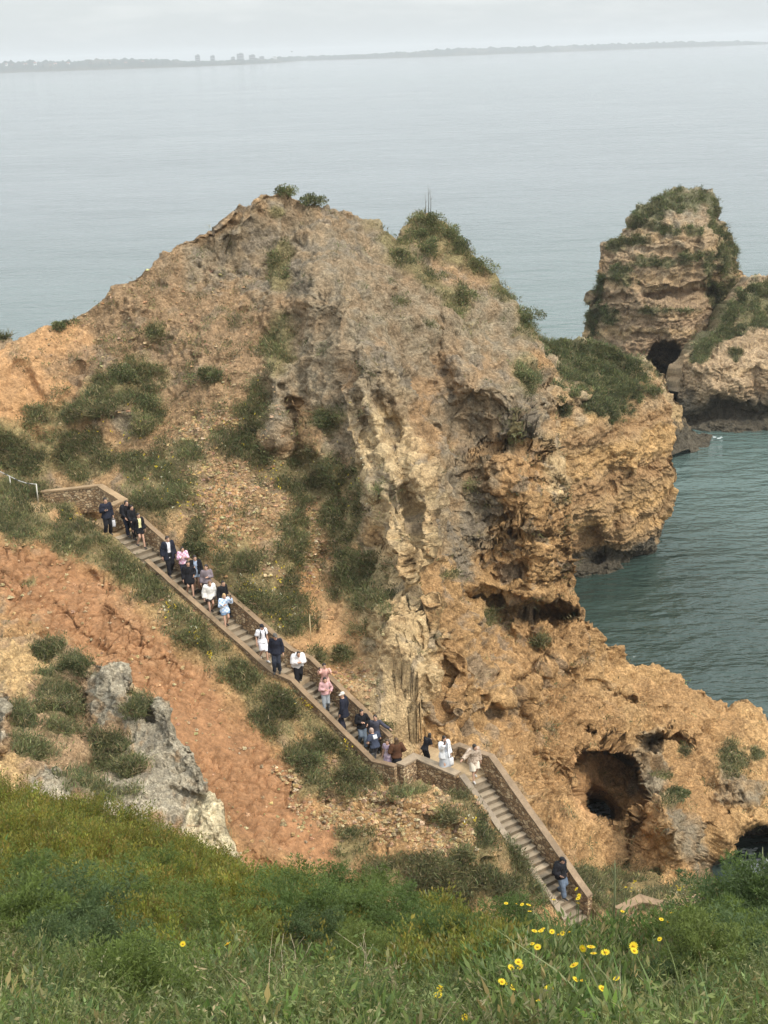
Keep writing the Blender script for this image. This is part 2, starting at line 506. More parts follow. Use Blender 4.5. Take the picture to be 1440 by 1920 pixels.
def stone_wall(label, pts, width, deep, cop=(0.215, 0.15, 0.092), th=0.08, over=0.03, cat='wall', group='stone walls of the stairway'):
    p = densify(np.asarray(pts, float), 0.4, 0.02)
    root = empty('stone_wall', p.mean(0) - [0, 0, 1], label, cat, group)
    V, Q = prism_line(p, width, -th, -deep)
    mk('masonry', V, Q, M_STONE, root, smooth=False)
    V, Q = prism_line(p, width + 2 * over, 0.0, -th + 0.002)
    mk('coping', V, Q, M_CONC, root, col=np.tile(cop, (len(V), 1)) * (1 + 0.30 * gnoise(V * 1.1) + 0.15 * gnoise(V * 4))[:, None], smooth=False)
    return root

def flight(label, segs, w):
    root = empty('staircase', segs[0][0], label, 'staircase')
    for a, b in segs:
        drop = a[2] - b[2]; n = max(1, round(drop / 0.16))
        d = (b - a); dh = d.copy(); dh[2] = 0; Lh = np.linalg.norm(dh); dh /= Lh
        nrm = np.array([-dh[1], dh[0], 0]); run = Lh / n; rise = drop / n
        for k in range(n):
            z = a[2] - rise * (k + 0.5) if n > 1 else a[2]
            c = a + dh * run * (k + 0.5); c[2] = z - 0.2 + rng.normal() * 0.006
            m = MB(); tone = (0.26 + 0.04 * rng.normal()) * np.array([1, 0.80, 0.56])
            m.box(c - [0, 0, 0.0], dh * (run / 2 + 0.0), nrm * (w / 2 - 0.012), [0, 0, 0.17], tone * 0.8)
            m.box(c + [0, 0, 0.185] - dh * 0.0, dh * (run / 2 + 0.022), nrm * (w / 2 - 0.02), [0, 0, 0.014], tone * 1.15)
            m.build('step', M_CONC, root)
    return root

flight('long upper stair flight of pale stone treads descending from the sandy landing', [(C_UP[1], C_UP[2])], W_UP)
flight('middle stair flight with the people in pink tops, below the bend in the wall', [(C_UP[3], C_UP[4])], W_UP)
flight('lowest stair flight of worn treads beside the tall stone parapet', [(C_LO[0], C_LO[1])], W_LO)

def slab(name, poly, z, th, col, kind='structure', mat=None):
    m = MB(); n = len(poly)
    V = np.concatenate([np.c_[poly, np.full(n, z)], np.c_[poly, np.full(n, z - th)]])
    me_f = [list(range(n))] + [[i, i + n, (i + 1) % n + n, (i + 1) % n] for i in range(n)]
    o = mk(name, V, [np.array([list(range(n))]), np.array(me_f[1:])], mat or M_CONC, col=np.tile(col, (2 * n, 1)), smooth=False)
    return tag(o, kind=kind)
# landings: sandy paving
slab('path', np.array([FAR_UP[0], FAR_UP[1], NU_[1], NU_[0]])[::-1][:, :2], C_UP[0, 2], 0.3, (0.42, 0.29, 0.16))
slab('path', np.array([FAR_UP[2], FAR_UP[3], NU_[3], NU_[2]])[::-1][:, :2], C_UP[2, 2] - 0.07, 0.3, (0.36, 0.27, 0.17))
slab('path', LAND_POLY, Z_LAND, 0.3, (0.40, 0.29, 0.17))

stone_wall('long low outer wall with tan coping along the near edge of the upper stairs', [NU_[1] + (NU_[2] - NU_[1]) * 0.24] + list(NU_[2:]), CW_UP, 1.1)
stone_wall('rough stone retaining wall under the lower landing with pale rubble face', [NU_[5] + [0.16, 0.1, 0.0], CORNER, MIDW, NL_[0] + [-0.16, 0.1, 0.01]], 0.34, 1.7, (0.31, 0.24, 0.165))
stone_wall('tall inner parapet climbing along the hill side of the upper stairs', [FAR_UP[1] + (FAR_UP[2] - FAR_UP[1]) * 0.06, FAR_UP[2], FAR_UP[3], FAR_UP[4]], 0.20, 1.5, (0.21, 0.145, 0.088))
stone_wall('low outer kerb wall along the ravine side of the lowest stair flight', [NL_[0], NL_[1]], 0.22, 1.9, (0.25, 0.20, 0.145))
stone_wall('tall stone parapet with wide coping beside the cliff on the lowest flight', [P(846, 1402, 52.0), P(860, 1396, 52.2), FAR_LO[0] + [0.25, -0.15, 0.02], FAR_LO[1]], CW_LO, 1.6, (0.235, 0.168, 0.108))
stone_wall('stone block wall around the sandy top landing behind the man in navy', [P(70, 921, 64), P(187, 909, 63.2), P(231, 936, 61.8), P(206, 947, 61.0)], 0.3, 1.25, (0.29, 0.20, 0.115))
stone_wall('short coping with a peaked bend showing above the meadow at lower right', [P(1158, 1704, 45), P(1202, 1684, 46.2), P(1264, 1699, 45.2)], 0.34, 1.2, (0.24, 0.165, 0.10))
stone_wall('short sloping wall end right of the small sandy landing', [P(1283, 1697, 45.4), P(1318, 1677, 46.6)], 0.34, 1.2, (0.24, 0.16, 0.10))
# ------------------------------------------------------------------ main headland (one sheet: ravine slope, stair bank, hill and cliffs)
T_PAIRS = [(-700,1690,-700,770),(-400,1690,-400,742),(-80,1690,-80,700),(0,1690,0,657),(40,1690,50,618),(100,1700,115,612),(180,1710,185,570),(240,1720,250,520),(310,1730,330,463),
 (380,1750,420,400),(430,1770,478,366),(450,1775,495,356),(490,1780,530,366),(540,1790,600,386),(590,1810,655,395),(640,1830,700,424),(690,1850,742,452),
 (725,1855,768,412),(745,1865,788,402),(765,1872,814,399),(785,1877,838,414),(800,1880,862,440),(840,1890,922,512),(890,1900,972,577),(930,1900,1012,627),(960,1900,1032,700),(985,1900,1047,800),
 (1005,1900,1062,900),(1025,1900,1075,1000),(1045,1900,1087,1090),(1065,1900,1087,1138),(1100,1900,1130,1190),(1140,1900,1188,1240),(1190,1900,1228,1252),
 (1230,1900,1275,1270),(1290,1900,1330,1296),(1340,1900,1372,1322),(1380,1900,1402,1315),(1420,1900,1432,1350),(1530,1900,1530,1430)]
T_CTRL = [(-400,742,75),(-700,770,79),(-400,1000,62),(-700,1000,64.5),(-400,1300,50),(-700,1300,52),(-400,1650,40),(-700,1650,40),(-80,700,69),(0,657,71),(115,612,73.5),(185,570,74),(250,520,74.5),(330,463,76),(420,400,76.5),(495,356,78.5),(600,386,80),(655,395,81),(742,441,83),
 (810,406,85),(862,440,84.5),(922,512,83),(972,577,81),(1012,627,79),(1032,700,77),(1047,800,74),(1062,900,71.5),(1075,1000,69),(1087,1090,67.5),(1087,1140,67),
 # red slope of the ravine
 (-80,1030,59.5),(0,1010,58),(0,1200,51),(0,1350,46.5),(100,1100,56),(200,1200,53.5),(300,1300,51),(400,1400,49),(500,1500,47.3),(600,1600,45.6),(700,1650,44.6),(300,1180,55),(400,1290,53),(480,1370,51.3),
 (200,1500,43),(400,1600,42),(60,1560,41.5),(560,1480,48.3),(640,1570,46.3),
 # bank below the stairs
 (600,1400,51.2),(600,1490,48.6),(680,1470,49.9),(760,1500,48.3),(700,1560,46.8),(860,1500,48.6),(900,1560,47.2),(940,1600,46.2),(820,1600,45.3),(900,1660,44.6),(980,1650,45.6),(800,1700,43.2),(1000,1740,43.8),(690,1720,42),
 # hill side
 (0,800,67.5),(100,700,70.5),(100,800,68),(60,870,66),(0,895,65),(130,880,66),(200,780,67.5),(300,700,70.5),(300,800,67.5),(300,900,64),(250,860,65.8),(240,640,72),(400,520,74.5),(500,450,77),(400,700,69),(400,850,65),(420,960,61.5),
 (480,1050,59),(400,1000,60.3),(560,1180,57),(600,1250,55.4),(660,1290,54.2),(600,700,68),(520,620,71.5),(560,900,64.5),(600,1000,62.3),(600,1100,59.8),(680,1150,57.6),(470,850,65.8),
 # rib and cliffs
 (620,540,70.5),(700,600,71),(640,460,76.5),(720,500,76),(780,480,80),(830,520,79),(760,560,75),(700,700,67.5),(760,850,64),(740,950,61.8),(760,1050,59.3),(780,1200,56.2),(760,1300,54.2),(720,1345,53.3),(800,1370,53.3),(840,1350,54),
 (860,700,71.5),(900,650,74),(860,800,69.5),(900,950,67),(900,1080,65),(1000,950,67),(950,800,69),(1000,800,71),(990,700,74.5),(1000,1080,65.3),(960,1160,64.5),(1060,1160,66.3),
 (795,880,61.6),(818,1000,60.2),(838,1100,58.9),(845,1200,57.4),(852,880,66.8),(872,1000,64.6),(895,1080,64.2),(930,1000,66),(930,900,66.8),(690,1000,61.3),(700,1100,59.3),(870,1200,60),(900,1300,56.8),(940,1240,60.3),(1000,1220,63),(1000,1300,60.8),(950,1400,55.2),(1020,1420,57.5),(1000,1500,54),(1060,1560,52.5),(1090,1630,50),(1080,1330,62),(1080,1480,58),(1120,1600,55),
 (1188,1240,70),(1275,1270,71.5),(1372,1322,73),(1432,1350,73),(1530,1430,73),(1150,1330,64.5),(1250,1340,66.5),(1350,1390,67.5),(1440,1440,65),(1143,1470,60.5),(1220,1470,61.5),(1210,1560,58),(1260,1560,56.5),(1260,1640,56),
 (1330,1500,61.5),(1330,1600,60),(1420,1500,61.5),(1440,1560,60.5),(1350,1640,62.5),(1440,1650,62.5),(1180,1640,53.5),(1160,1690,47.8),(1260,1690,46.6),(1200,1730,43.5),(1350,1700,55),(1440,1720,60),(550,1760,40),(750,1840,38.5),(900,1880,38.5),(1050,1880,39.5),(1300,1880,44),(1500,1880,46),(0,1690,36),(300,1740,37)]
for path, dz in ((NU_[1:], -0.2), (FAR_UP[1:5], -0.1), (NL_, -0.25), (FAR_LO, -0.3)):
    for q in densify(path, 1.8):
        q = q + [0, 0, dz]; x_, y_ = proj(q); T_CTRL.append((float(x_), float(y_), float(q[1])))
for q in ((95, 940, 63.7), (190, 935, 62.9), (150, 960, 62.2), (800, 1470, 49.9), (840, 1480, 49.6), (760, 1462, 49.7)): T_CTRL.append(q)
_t_depth = mq_fit(T_CTRL)
T_FEAT = [([(655,640),(695,780),(735,960),(765,1150),(765,1290)],75,1.4),([(575,760),(605,920),(640,1080)],36,-0.25),([(800,690),(830,850),(852,1000),(872,1120)],28,-0.8), # (points, width px, metres towards the viewer)
 ([(545,580),(600,556),(650,575),(680,640)],46,0.9), ([(610,600),(600,680)],20,-0.6),([(655,605),(660,660)],14,-0.45),
 ([(668,655),(690,740),(712,850),(738,960),(770,1080)],22,1.25), ([(732,690),(772,790),(800,900),(822,1040)],24,1.3),
 ([(640,720),(670,830),(700,930)],12,1.0),([(700,720),(735,830),(770,960),(790,1040)],12,-0.7),([(690,790),(722,900),(760,1010)],9,-0.5),
 ([(515,690),(530,760),(515,830)],26,1.3),([(528,725),(548,800)],8,-0.6),([(590,830),(620,880)],22,1.0),
 ([(822,585),(828,690),(846,740)],7,-0.6),([(760,600),(900,590)],18,0.7),
 ([(890,720),(950,720),(1005,790)],40,2.2),([(860,815),(930,838),(985,838)],15,-0.9),([(872,800),(905,800)],13,-0.8),([(800,770),(850,800)],20,0.6),
 ([(990,900),(1020,1000),(1050,1090)],50,0.8),([(880,1120),(960,1146),(1040,1158),(1080,1150)],8,-1.8),([(900,1085),(980,1115),(1060,1125)],18,0.9),
 ([(812,860),(828,960),(850,1060),(880,1130)],10,-0.5),([(1035,820),(1050,900)],16,1.2),
 ([(720,1150),(760,1260),(730,1340)],45,1.2),([(820,1120),(850,1190),(880,1230)],22,1.2),([(850,1250),(840,1330)],8,-0.9),
 ([(900,1120),(960,1190)],26,-1.3),([(930,1270),(1000,1200)],10,-0.7),([(860,1330),(960,1310),(1040,1240)],12,0.8),([(1000,1300),(1060,1200)],18,0.7),
 ([(1215,1395),(1245,1385),(1290,1392)],11,-1.7),([(1200,1420),(1240,1382)],8,-0.8),([(1105,1368),(1110,1372)],8,-1.6),([(1250,1370),(1330,1350)],18,0.8),
 ([(1240,1510),(1262,1560),(1275,1610)],44,3.4),([(1198,1540),(1178,1600),(1172,1640)],11,-1.2),([(1330,1560),(1325,1640)],14,-0.8),([(1000,1215),(1060,1260),(1100,1300)],14,-0.9),([(1120,1290),(1180,1320)],12,-0.7),([(940,1330),(1000,1370)],12,-0.8),([(1180,1300),(1250,1310),(1330,1340)],14,0.7),([(880,1260),(930,1300)],14,0.7),([(1010,1420),(1060,1460)],14,-0.6),([(1228,1636),(1232,1640)],9,-1.5),
 ([(1390,1480),(1350,1500)],12,0.9),([(1370,1530),(1440,1500)],10,-0.7),([(1345,1463),(1385,1457)],9,0.7),
 ([(170,770),(240,760),(270,800)],24,0.9),([(40,690),(80,760)],14,-0.6),([(150,690),(110,770)],12,-0.6),([(240,570),(270,640)],20,0.5),
 ([(545,760),(560,860)],20,-0.6),([(540,420),(530,520),(545,600)],14,-0.7),([(480,370),(440,440)],12,0.5),([(560,1080),(600,1040),(590,1180)],14,-0.35),
 ([(120,1090),(170,1085)],12,-0.4),([(-20,1030),(60,1050),(150,1075),(210,1105)],12,-0.25),([(0,1190),(80,1180)],12,0.5),([(200,1130),(330,1240)],14,0.4),([(90,1130),(200,1230)],12,-0.4),([(480,1590),(520,1610),(560,1640)],14,0.6),([(700,1490),(800,1510),(880,1530)],14,0.5),([(940,1590),(870,1600)],10,0.5)]
def hole_w(px, py, nz):
    d1 = (np.abs((px - 1146 - (py - 1470) * 0.12) / 60) ** 2.1 + np.abs((py - 1470) / 68) ** 2.1) ** (1 / 2.1) + nz * 0.14
    d2 = (np.abs((px - 1418) / 52) ** 2.4 + np.abs((py - 1612) / 70) ** 2.4) ** (1 / 2.4) + nz * 0.12
    return sst(1.04, 0.94, d1), sst(1.06, 0.92, d2)
def t_depth(px, py):
    Y = _t_depth(px, py)
    q = np.stack([px.ravel() / 60, py.ravel() / 60, np.zeros(px.size)], 1)
    nz = fbm(q, 3).reshape(px.shape); wx = px + 7 * nz; wy = py + 7 * gnoise(q + 31).reshape(px.shape)
    for pts, w, amp in T_FEAT:
        d = seg_dist(wx, wy, pts); Y = Y - amp * np.exp(-(d / w) ** 2)
    bt = blobs(px, py, [(745,1000,75,330,-10),(690,800,70,150,-15),(800,1260,60,140)], 0.5 * nz)
    R_ = ridged(np.stack([(px - py * 0.24).ravel() / 30 + nz.ravel() * 0.25, (px * 0.24 + py).ravel() / 190, np.zeros(px.size)], 1), 2, 0.40).reshape(px.shape)
    Y = Y - 0.50 * (R_ - 0.42) * bt
    b2 = blobs(px, py, [(960,960,110,210),(1040,900,40,250)], 0.4 * nz)
    R2 = ridged(np.stack([px.ravel() / 170, (py + px * 0.06).ravel() / 30 + nz.ravel() * 0.7, np.full(px.size, 4.0)], 1), 3, 0.5).reshape(px.shape)
    Y = Y - 0.55 * (R2 - 0.4) * b2
    h1, h2 = hole_w(px, py, nz)
    Y = Y + 4.6 * h1 + 11.0 * h1 * np.exp(-((px - 1116) ** 2 + (py - 1525) ** 2) / 26 ** 2) + 5.0 * h2
    return Y

BACK = [(0.12, -0.02), (0.4, -0.12), (0.9, -0.45), (1.7, -1.2), (3, -2.8), (5, -6), (8, -12), (12, -20), (16, -34)]
_NU, _NV = 1230, 900
G, TPX, TPY = relief(T_PAIRS, t_depth, _NU, _NV, BACK)
_shape = G.shape[:2]
p = G.reshape(-1, 3).astype(np.float32); fx = TPX.ravel(); fy = TPY.ravel()
nb = np.stack([fx / 45, fy / 45, np.zeros(len(fx))], 1)
w1 = fbm(nb, 4) * 0.45

RED = blobs(fx, fy, [(120,1120,190,80,35),(300,1300,230,105,45),(480,1480,190,85,48),(620,1590,110,50,30),(60,1080,150,60,20)], w1 * 0.7)
SAND = blobs(fx, fy, [(1268,1690,42,9,-5),(30,730,110,90,0),(150,960,60,18,0),(0,690,70,60),(110,640,70,30),(575,1110,30,90,-8),(640,1180,45,70),(420,980,40,90),(600,1230,80,50,30),(1110,1470,30,60)], w1)
CREAM = blobs(fx, fy, [(720,1180,90,190,-10),(740,900,70,150,-12),(770,1230,60,130,-5),(740,1080,48,120,-14),(1050,880,16,70),(700,880,26,110,-12),(765,900,26,130,-10),(75,948,26,11),(100,962,14,8),(735,1160,75,200,-12),(720,960,35,130,-12),(760,1330,60,40),(1045,870,22,60),(790,1010,28,80)], w1)
GREY = np.maximum(blobs(fx, fy, [(650,520,150,110,15),(780,600,110,80,20),(720,720,60,90),(900,780,90,60,10),(590,690,70,90),(620,570,75,50),(660,640,45,60,60),(520,760,40,90),(700,760,45,120,-15),(950,760,85,70,25),(900,600,130,70,10),(420,470,110,50,-30),(560,480,120,110),(690,460,110,70,30),(850,880,45,60),(680,870,30,110,-15),(1000,740,40,60),(230,780,50,30),(1215,1440,40,60),(1290,1570,35,70,-15),(1390,1480,50,30),(640,800,40,90),(870,950,60,110)], w1 * 1.1), 0)
TANH = blobs(fx, fy, [(350,760,160,240),(560,1000,150,200),(250,640,160,120)], w1)
VEG_L = [(95,850,135,42),(15,835,60,40),(232,718,70,34,-18),(278,768,26,48),(130,770,80,20,-12),(300,910,58,62),(370,1020,22,34),(338,860,42,30),(388,706,15,18),(255,870,35,20),
 (470,790,26,70,15),(520,650,24,62,8),(600,900,85,46,18),(540,885,55,28,25),(640,970,42,55),(545,1025,32,60),(675,1100,46,68,-14),(495,1115,75,46,22),(530,1170,42,30),(450,840,60,28,20),(440,1060,40,50),
 (725,1356,28,22),(570,1415,36,30),(670,1452,38,34),(772,1482,32,20),(150,1010,150,32,22),(60,945,95,48,10),(215,1050,80,26,35),(30,985,70,32),(835,1530,22,12),(868,1492,42,20,50),
 (480,1300,28,85,-32),(520,1350,30,45,-25),(660,1590,36,30),(800,1650,110,40,12),(910,1650,110,40,10),(975,1600,24,60,-20),(590,1475,22,22),(1150,1650,80,26),(1280,1668,90,16),(1200,1690,150,20),
 (1262,1489,22,12),(1240,1455,14,8),(1372,1425,26,26),(1420,1412,14,12),(1280,1408,10,8),(640,1225,22,14),(600,1230,26,12,20),(565,1130,12,20),
 (805,432,62,30),(880,475,60,24,38),(945,540,48,18,48),(992,605,34,22,50),(775,490,95,16,42),(860,560,24,26),(985,700,22,30),(968,800,14,30),(520,398,16,10),(522,470,20,22),(522,515,16,26),(745,455,40,12,40),(880,905,12,16),
 (915,1158,14,16),(1012,1202,9,8),(960,1165,7,7),(60,1090,8,8),(290,620,16,12),(610,790,26,24),(850,1075,12,10),(1290,1085,8,8)]
strip = np.exp(-(seg_dist(fx, fy, [(215,1010),(290,1110),(380,1200),(480,1290),(560,1330),(640,1400),(690,1445)]) / 30) ** 2)
strip2 = np.exp(-(seg_dist(fx, fy, [(878,1510),(930,1620),(985,1705)]) / 20) ** 2)
VEG = np.clip(np.maximum(blobs(fx, fy, VEG_L, w1 * 1.2, 0.5), np.maximum(strip, strip2) * (1 + w1)), 0, 1) * (1 - blobs(fx, fy, [(75,948,24,10,15),(104,964,14,8,20)], w1 * 0.5))
n_lo = fbm(p * 0.18 + 5, 4); n_mid = fbm(p * 0.9 + 9, 4); n_hi = fbm(p * 3.2, 2)
VEG = np.clip(VEG + 0.35 * sst(0.25, 0.7, n_mid) * blobs(fx, fy, [(420,850,260,260),(560,1150,180,180),(300,1000,200,120),(850,500,200,130)], w1), 0, 1)
h1, h2 = hole_w(fx, fy, w1 * 0.9)
ROCKY = np.clip(1 - RED - 0.75 * SAND - 0.6 * VEG, 0.05, 1) * (1 - 0.5 * np.maximum(h1, h2)) * (1 - 0.25 * TANH)

def rock_disp(p, strata=0.6):
    """craggy limestone relief in metres"""
    wz = p[:, 2] + 0.9 * fbm(p * 0.16 + 3, 3)
    wp = p + 0.6 * np.stack([gnoise(p * 0.7), gnoise(p * 0.7 + 7), gnoise(p * 0.7 + 13)], 1)
    d = 0.62 * fbm(p * 0.20, 3) + 0.55 * (ridged(wp * np.array([0.36, 0.36, 0.26], np.float32) + 2, 4, 0.48) - 0.45)
    f1, f2 = worley(wp * np.array([0.55, 0.55, 0.75], np.float32))
    g1, g2 = worley(wp * np.array([1.9, 1.9, 2.3], np.float32) + 3)
    brk = sst(-0.1, 0.5, fbm(p * 0.3 + 40, 3))
    d = d - 0.30 * brk * f1 - 0.16 * brk * sst(0.10, 0.0, f2) - 0.10 * g1
    lay = np.stack([p[:, 0] * 0.06, p[:, 1] * 0.06, wz * 0.95], 1)
    d = d + strata * (0.16 * gnoise(lay) + 0.12 * (sst(-0.16, 0.16, gnoise(lay * 2.1 + 4)) - 0.5))
    d = d + 0.17 * fbm(p * 1.3 + 1, 3, 0.60)
    n1, n2 = worley(wp * 3.6 + 11)
    d = d - 0.13 * n1
    pit = fbm(p * 1.3 + 20, 3)
    return d - 0.24 * sst(0.32, 0.70, pit)

nrm = grid_normals(G).reshape(-1, 3)
nrm *= np.sign((nrm * (CAM - p)).sum(1).reshape(_shape)[: _NV].mean()) or 1
_steep = sst(0.75, 0.35, np.abs(nrm[:, 2])) * blobs(fx, fy, [(960,950,180,330,0),(1050,1280,260,140,25)], w1 * 0.5)
dr = rock_disp(p, 0.15 + 0.75 * _steep)
crf1, crf2 = worley(1.7 * (p + 0.35 * np.stack([gnoise(p * 0.8), gnoise(p * 0.8 + 5), gnoise(p * 0.8 + 11)], 1)) * np.array([0.75, 0.75, 0.9], np.float32))
crb1, crb2 = worley(p * 2.1 + 0.5 * n_mid[:, None])
crack = -(0.26 * sst(0.09, 0.0, crf2) + 0.12 * sst(0.09, 0.0, crb2)) * sst(-0.75, 0.0, n_lo)
rill = 0.20 * gnoise(np.stack([fx / 26 + fy / 60, fy / 260 - fx / 300, p[:, 1] * 0.02], 1))
de = 0.28 * fbm(p * 0.35 + 2, 3) + 0.10 * fbm(p * 1.5, 3) + 0.055 * n_hi + rill
CAV = blobs(fx, fy, [(1060,1290,260,130,22),(1200,1400,230,90,10),(900,1250,60,120),(1020,1450,70,120)], w1 * 0.6)
dr = dr + CAV * (0.75 * (ridged(p * 0.62 + 8, 4, 0.55) - 0.40) - 0.45 * sst(0.15, 0.6, fbm(p * 0.8 + 60, 3)))
de = de * (1 - 0.45 * RED)
d = ROCKY * dr + (1 - ROCKY) * de + RED * crack + VEG * 0.12 * n_mid
near_stair = np.minimum(path_query(p[:, 0], p[:, 1], C_UP)[0], path_query(p[:, 0], p[:, 1], C_LO)[0])
d = d * (0.12 + 0.88 * sst(0.8, 3.0, near_stair))
G = (p + nrm * d[:, None]).reshape(*_shape, 3)
G = cut_for_stairs(G)
T_G = G

def mixc(c, col, w): return c * (1 - w[:, None]) + np.asarray(col) * w[:, None]
C = np.tile(np.array([0.36, 0.215, 0.098]), (len(p), 1))
C = mixc(C, (0.42, 0.26, 0.118), sst(-0.1, 0.5, n_lo))
C = mixc(C, (0.305, 0.195, 0.098), TANH * 0.85)
C = mixc(C, (0.27, 0.183, 0.108), sst(18, 26, p[:, 2] + 4 * n_lo) * 0.8)
C = mixc(C, (0.235, 0.188, 0.125), np.clip(GREY * (0.85 + 0.6 * n_mid), 0, 1))
C = mixc(C, (0.455, 0.335, 0.185), np.clip(CREAM * (1.0 + 0.5 * n_mid), 0, 1) * 0.85)
C = mixc(C, (0.38, 0.215, 0.10), SAND * 0.8)
C = mixc(C, (0.245, 0.128, 0.062), RED)
C = mixc(C, (0.29, 0.16, 0.078), RED * sst(0.1, 0.6, n_lo + 0.4 * n_mid) * 0.7)
C = mixc(C, (0.17, 0.14, 0.105), ROCKY * sst(0.15, 0.55, n_mid + 0.4 * n_lo) * sst(5, 14, p[:, 2]) * 0.65)
C = mixc(C, (0.18, 0.15, 0.07), np.clip(VEG * 1.1, 0, 1) * 0.85)
C = mixc(C, (0.10, 0.08, 0.055), sst(1.8, 0.6, p[:, 2] + 0.6 * n_mid))
C = C * (1 + 0.16 * n_hi + 0.16 * n_mid)[:, None]
_stony = np.clip(1 - 0.62 * RED - 0.35 * SAND - 0.15 * CREAM, 0.25, 1)
headland = mk('cliff', G.reshape(-1, 3), grid_faces(*_shape), M_ROCK, loc=(0, 60, 0), col=np.c_[np.clip(C, 0.01, 0.9), _stony])
tag(headland, kind='structure')

T_P = G.reshape(-1, 3); T_N = grid_normals(G).reshape(-1, 3)
_front = np.arange(len(T_P)) < _NU * _NV
_sx, _sy = proj(T_P)
def surf(px, py, near=None):
    """index of the headland vertex that shows at photo position px,py"""
    d = np.hypot(_sx - px, _sy - py) + np.where(_front, 0, 1e6)
    c = np.where(d < 4)[0]
    if len(c) == 0: return int(np.argmin(d))
    return int(c[np.argmin(T_P[c, 1])])

# ------------------------------------------------------------------ other rocks of the coast
def rock_piece(name, pairs, ctrl, feats, nu, nv, back, colf, amp=1.0, strata=0.8, shrink=0.2, c=45.0, deep=None, ds=1.0):
    ev = mq_fit(ctrl, c)
    def dep(px, py):
        Y = ev(px, py)
        q = np.stack([px.ravel() / 40, py.ravel() / 40, np.zeros(px.size)], 1)
        nz = fbm(q, 3).reshape(px.shape)
        for pts, w, a in feats: Y = Y - a * np.exp(-(seg_dist(px + 6 * nz, py + 5 * nz, pts) / w) ** 2)
        if deep: Y = deep(px, py, Y, nz)
        return Y
    G, PX, PY = relief(pairs, dep, nu, nv, back, shrink)
    sh = G.shape[:2]; p = G.reshape(-1, 3).astype(np.float32)
    nrm = grid_normals(G).reshape(-1, 3); nrm *= np.sign((nrm * (CAM - p)).sum(1)[: nu * nv].mean())
    p2 = p + nrm * (amp * rock_disp(p * np.float32(ds), strata))[:, None]
    col, veg = colf(PX.ravel(), PY.ravel(), p)
    o = mk(name, p2, grid_faces(*sh), M_ROCK, loc=(p[:, 0].mean(), p[:, 1].mean(), 0), col=np.clip(col, 0.01, 0.9))
    return o, p2, grid_normals(p2.reshape(*sh, 3)).reshape(-1, 3), veg

def rock_col(veg_list, base, upper, zsplit, wet=3.0, grey=()):
    def f(px, py, p):
        w = fbm(np.stack([px / 22, py / 22, px * 0], 1), 4)
        nm = fbm(p * 0.6, 4); nh = fbm(p * 1.6, 2)
        lay = gnoise(np.stack([p[:, 0] * 0.05, p[:, 1] * 0.05, p[:, 2] * 0.9 + nm * 0.6], 1))
        C = np.tile(np.asarray(base, float), (len(p), 1))
        C = mixc(C, np.asarray(base) * [1.25, 1.2, 1.05], sst(-0.2, 0.5, lay))
        C = mixc(C, np.asarray(base) * [0.8, 0.72, 0.66], sst(0.1, 0.5, -lay) * 0.7)
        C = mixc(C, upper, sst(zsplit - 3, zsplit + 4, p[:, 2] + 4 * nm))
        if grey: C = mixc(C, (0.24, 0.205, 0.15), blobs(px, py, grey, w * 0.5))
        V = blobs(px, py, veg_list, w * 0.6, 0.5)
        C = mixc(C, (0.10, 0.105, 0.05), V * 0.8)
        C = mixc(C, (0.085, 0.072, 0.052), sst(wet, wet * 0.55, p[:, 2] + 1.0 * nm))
        return C * (1 + 0.12 * nh + 0.2 * nm)[:, None], V
    return f

# promontory behind the right edge of the headland
PR_PAIRS = [(985,1085,985,640),(1040,1085,1040,632),(1090,1085,1095,640),(1120,1085,1150,655),(1150,1085,1205,672),(1170,1085,1228,690),(1185,1085,1240,735),(1195,1085,1262,790),(1203,1085,1272,870),(1208,1085,1268,915),
 (1212,1085,1245,955),(1214,1085,1222,990),(1215,1085,1214,1050),(1215,1085,1214,1082)]
PR_CTRL = [(985,640,108),(1040,640,110),(1095,640,113),(1205,672,114),(1228,690,113),(1262,790,111),(1272,870,110),(1245,955,109.5),(1214,1050,109),(1214,1085,108),(1100,1085,104.5),(1000,1085,101),
 (1060,750,103),(1150,780,106),(1150,900,104.5),(1200,900,106),(1080,900,101),(1150,1000,104.5),(1180,1040,106),(1100,1020,103.5),(1020,900,98),(1000,1000,97)]
PR_FEAT = [([(1040,770),(1100,760),(1130,745)],7,-0.9),([(1020,755),(1090,745)],8,0.7),([(1100,1000),(1120,1040)],24,-2.0),([(1060,660),(1050,740)],20,0.9),([(1135,850),(1150,960),(1155,1040)],12,-0.7),([(1190,830),(1195,930)],14,0.6),([(1080,1050),(1210,1050)],12,-1.2)]
PR_VEG = [(1050,645,60,14),(1140,670,75,30,8),(1145,715,70,38),(1150,765,30,24),(1100,690,40,30),(1060,765,10,8),(1120,760,30,20)]
prom, PR_P, PR_N, PR_V = rock_piece('cliff', PR_PAIRS, PR_CTRL, PR_FEAT, 420, 420, [(0.3, -0.1), (1, -0.4), (2.5, -1), (5, -2), (9, -5), (14, -12), (16, -24)],
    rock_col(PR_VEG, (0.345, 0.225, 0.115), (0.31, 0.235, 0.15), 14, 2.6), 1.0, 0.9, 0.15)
tag(prom, kind='structure')

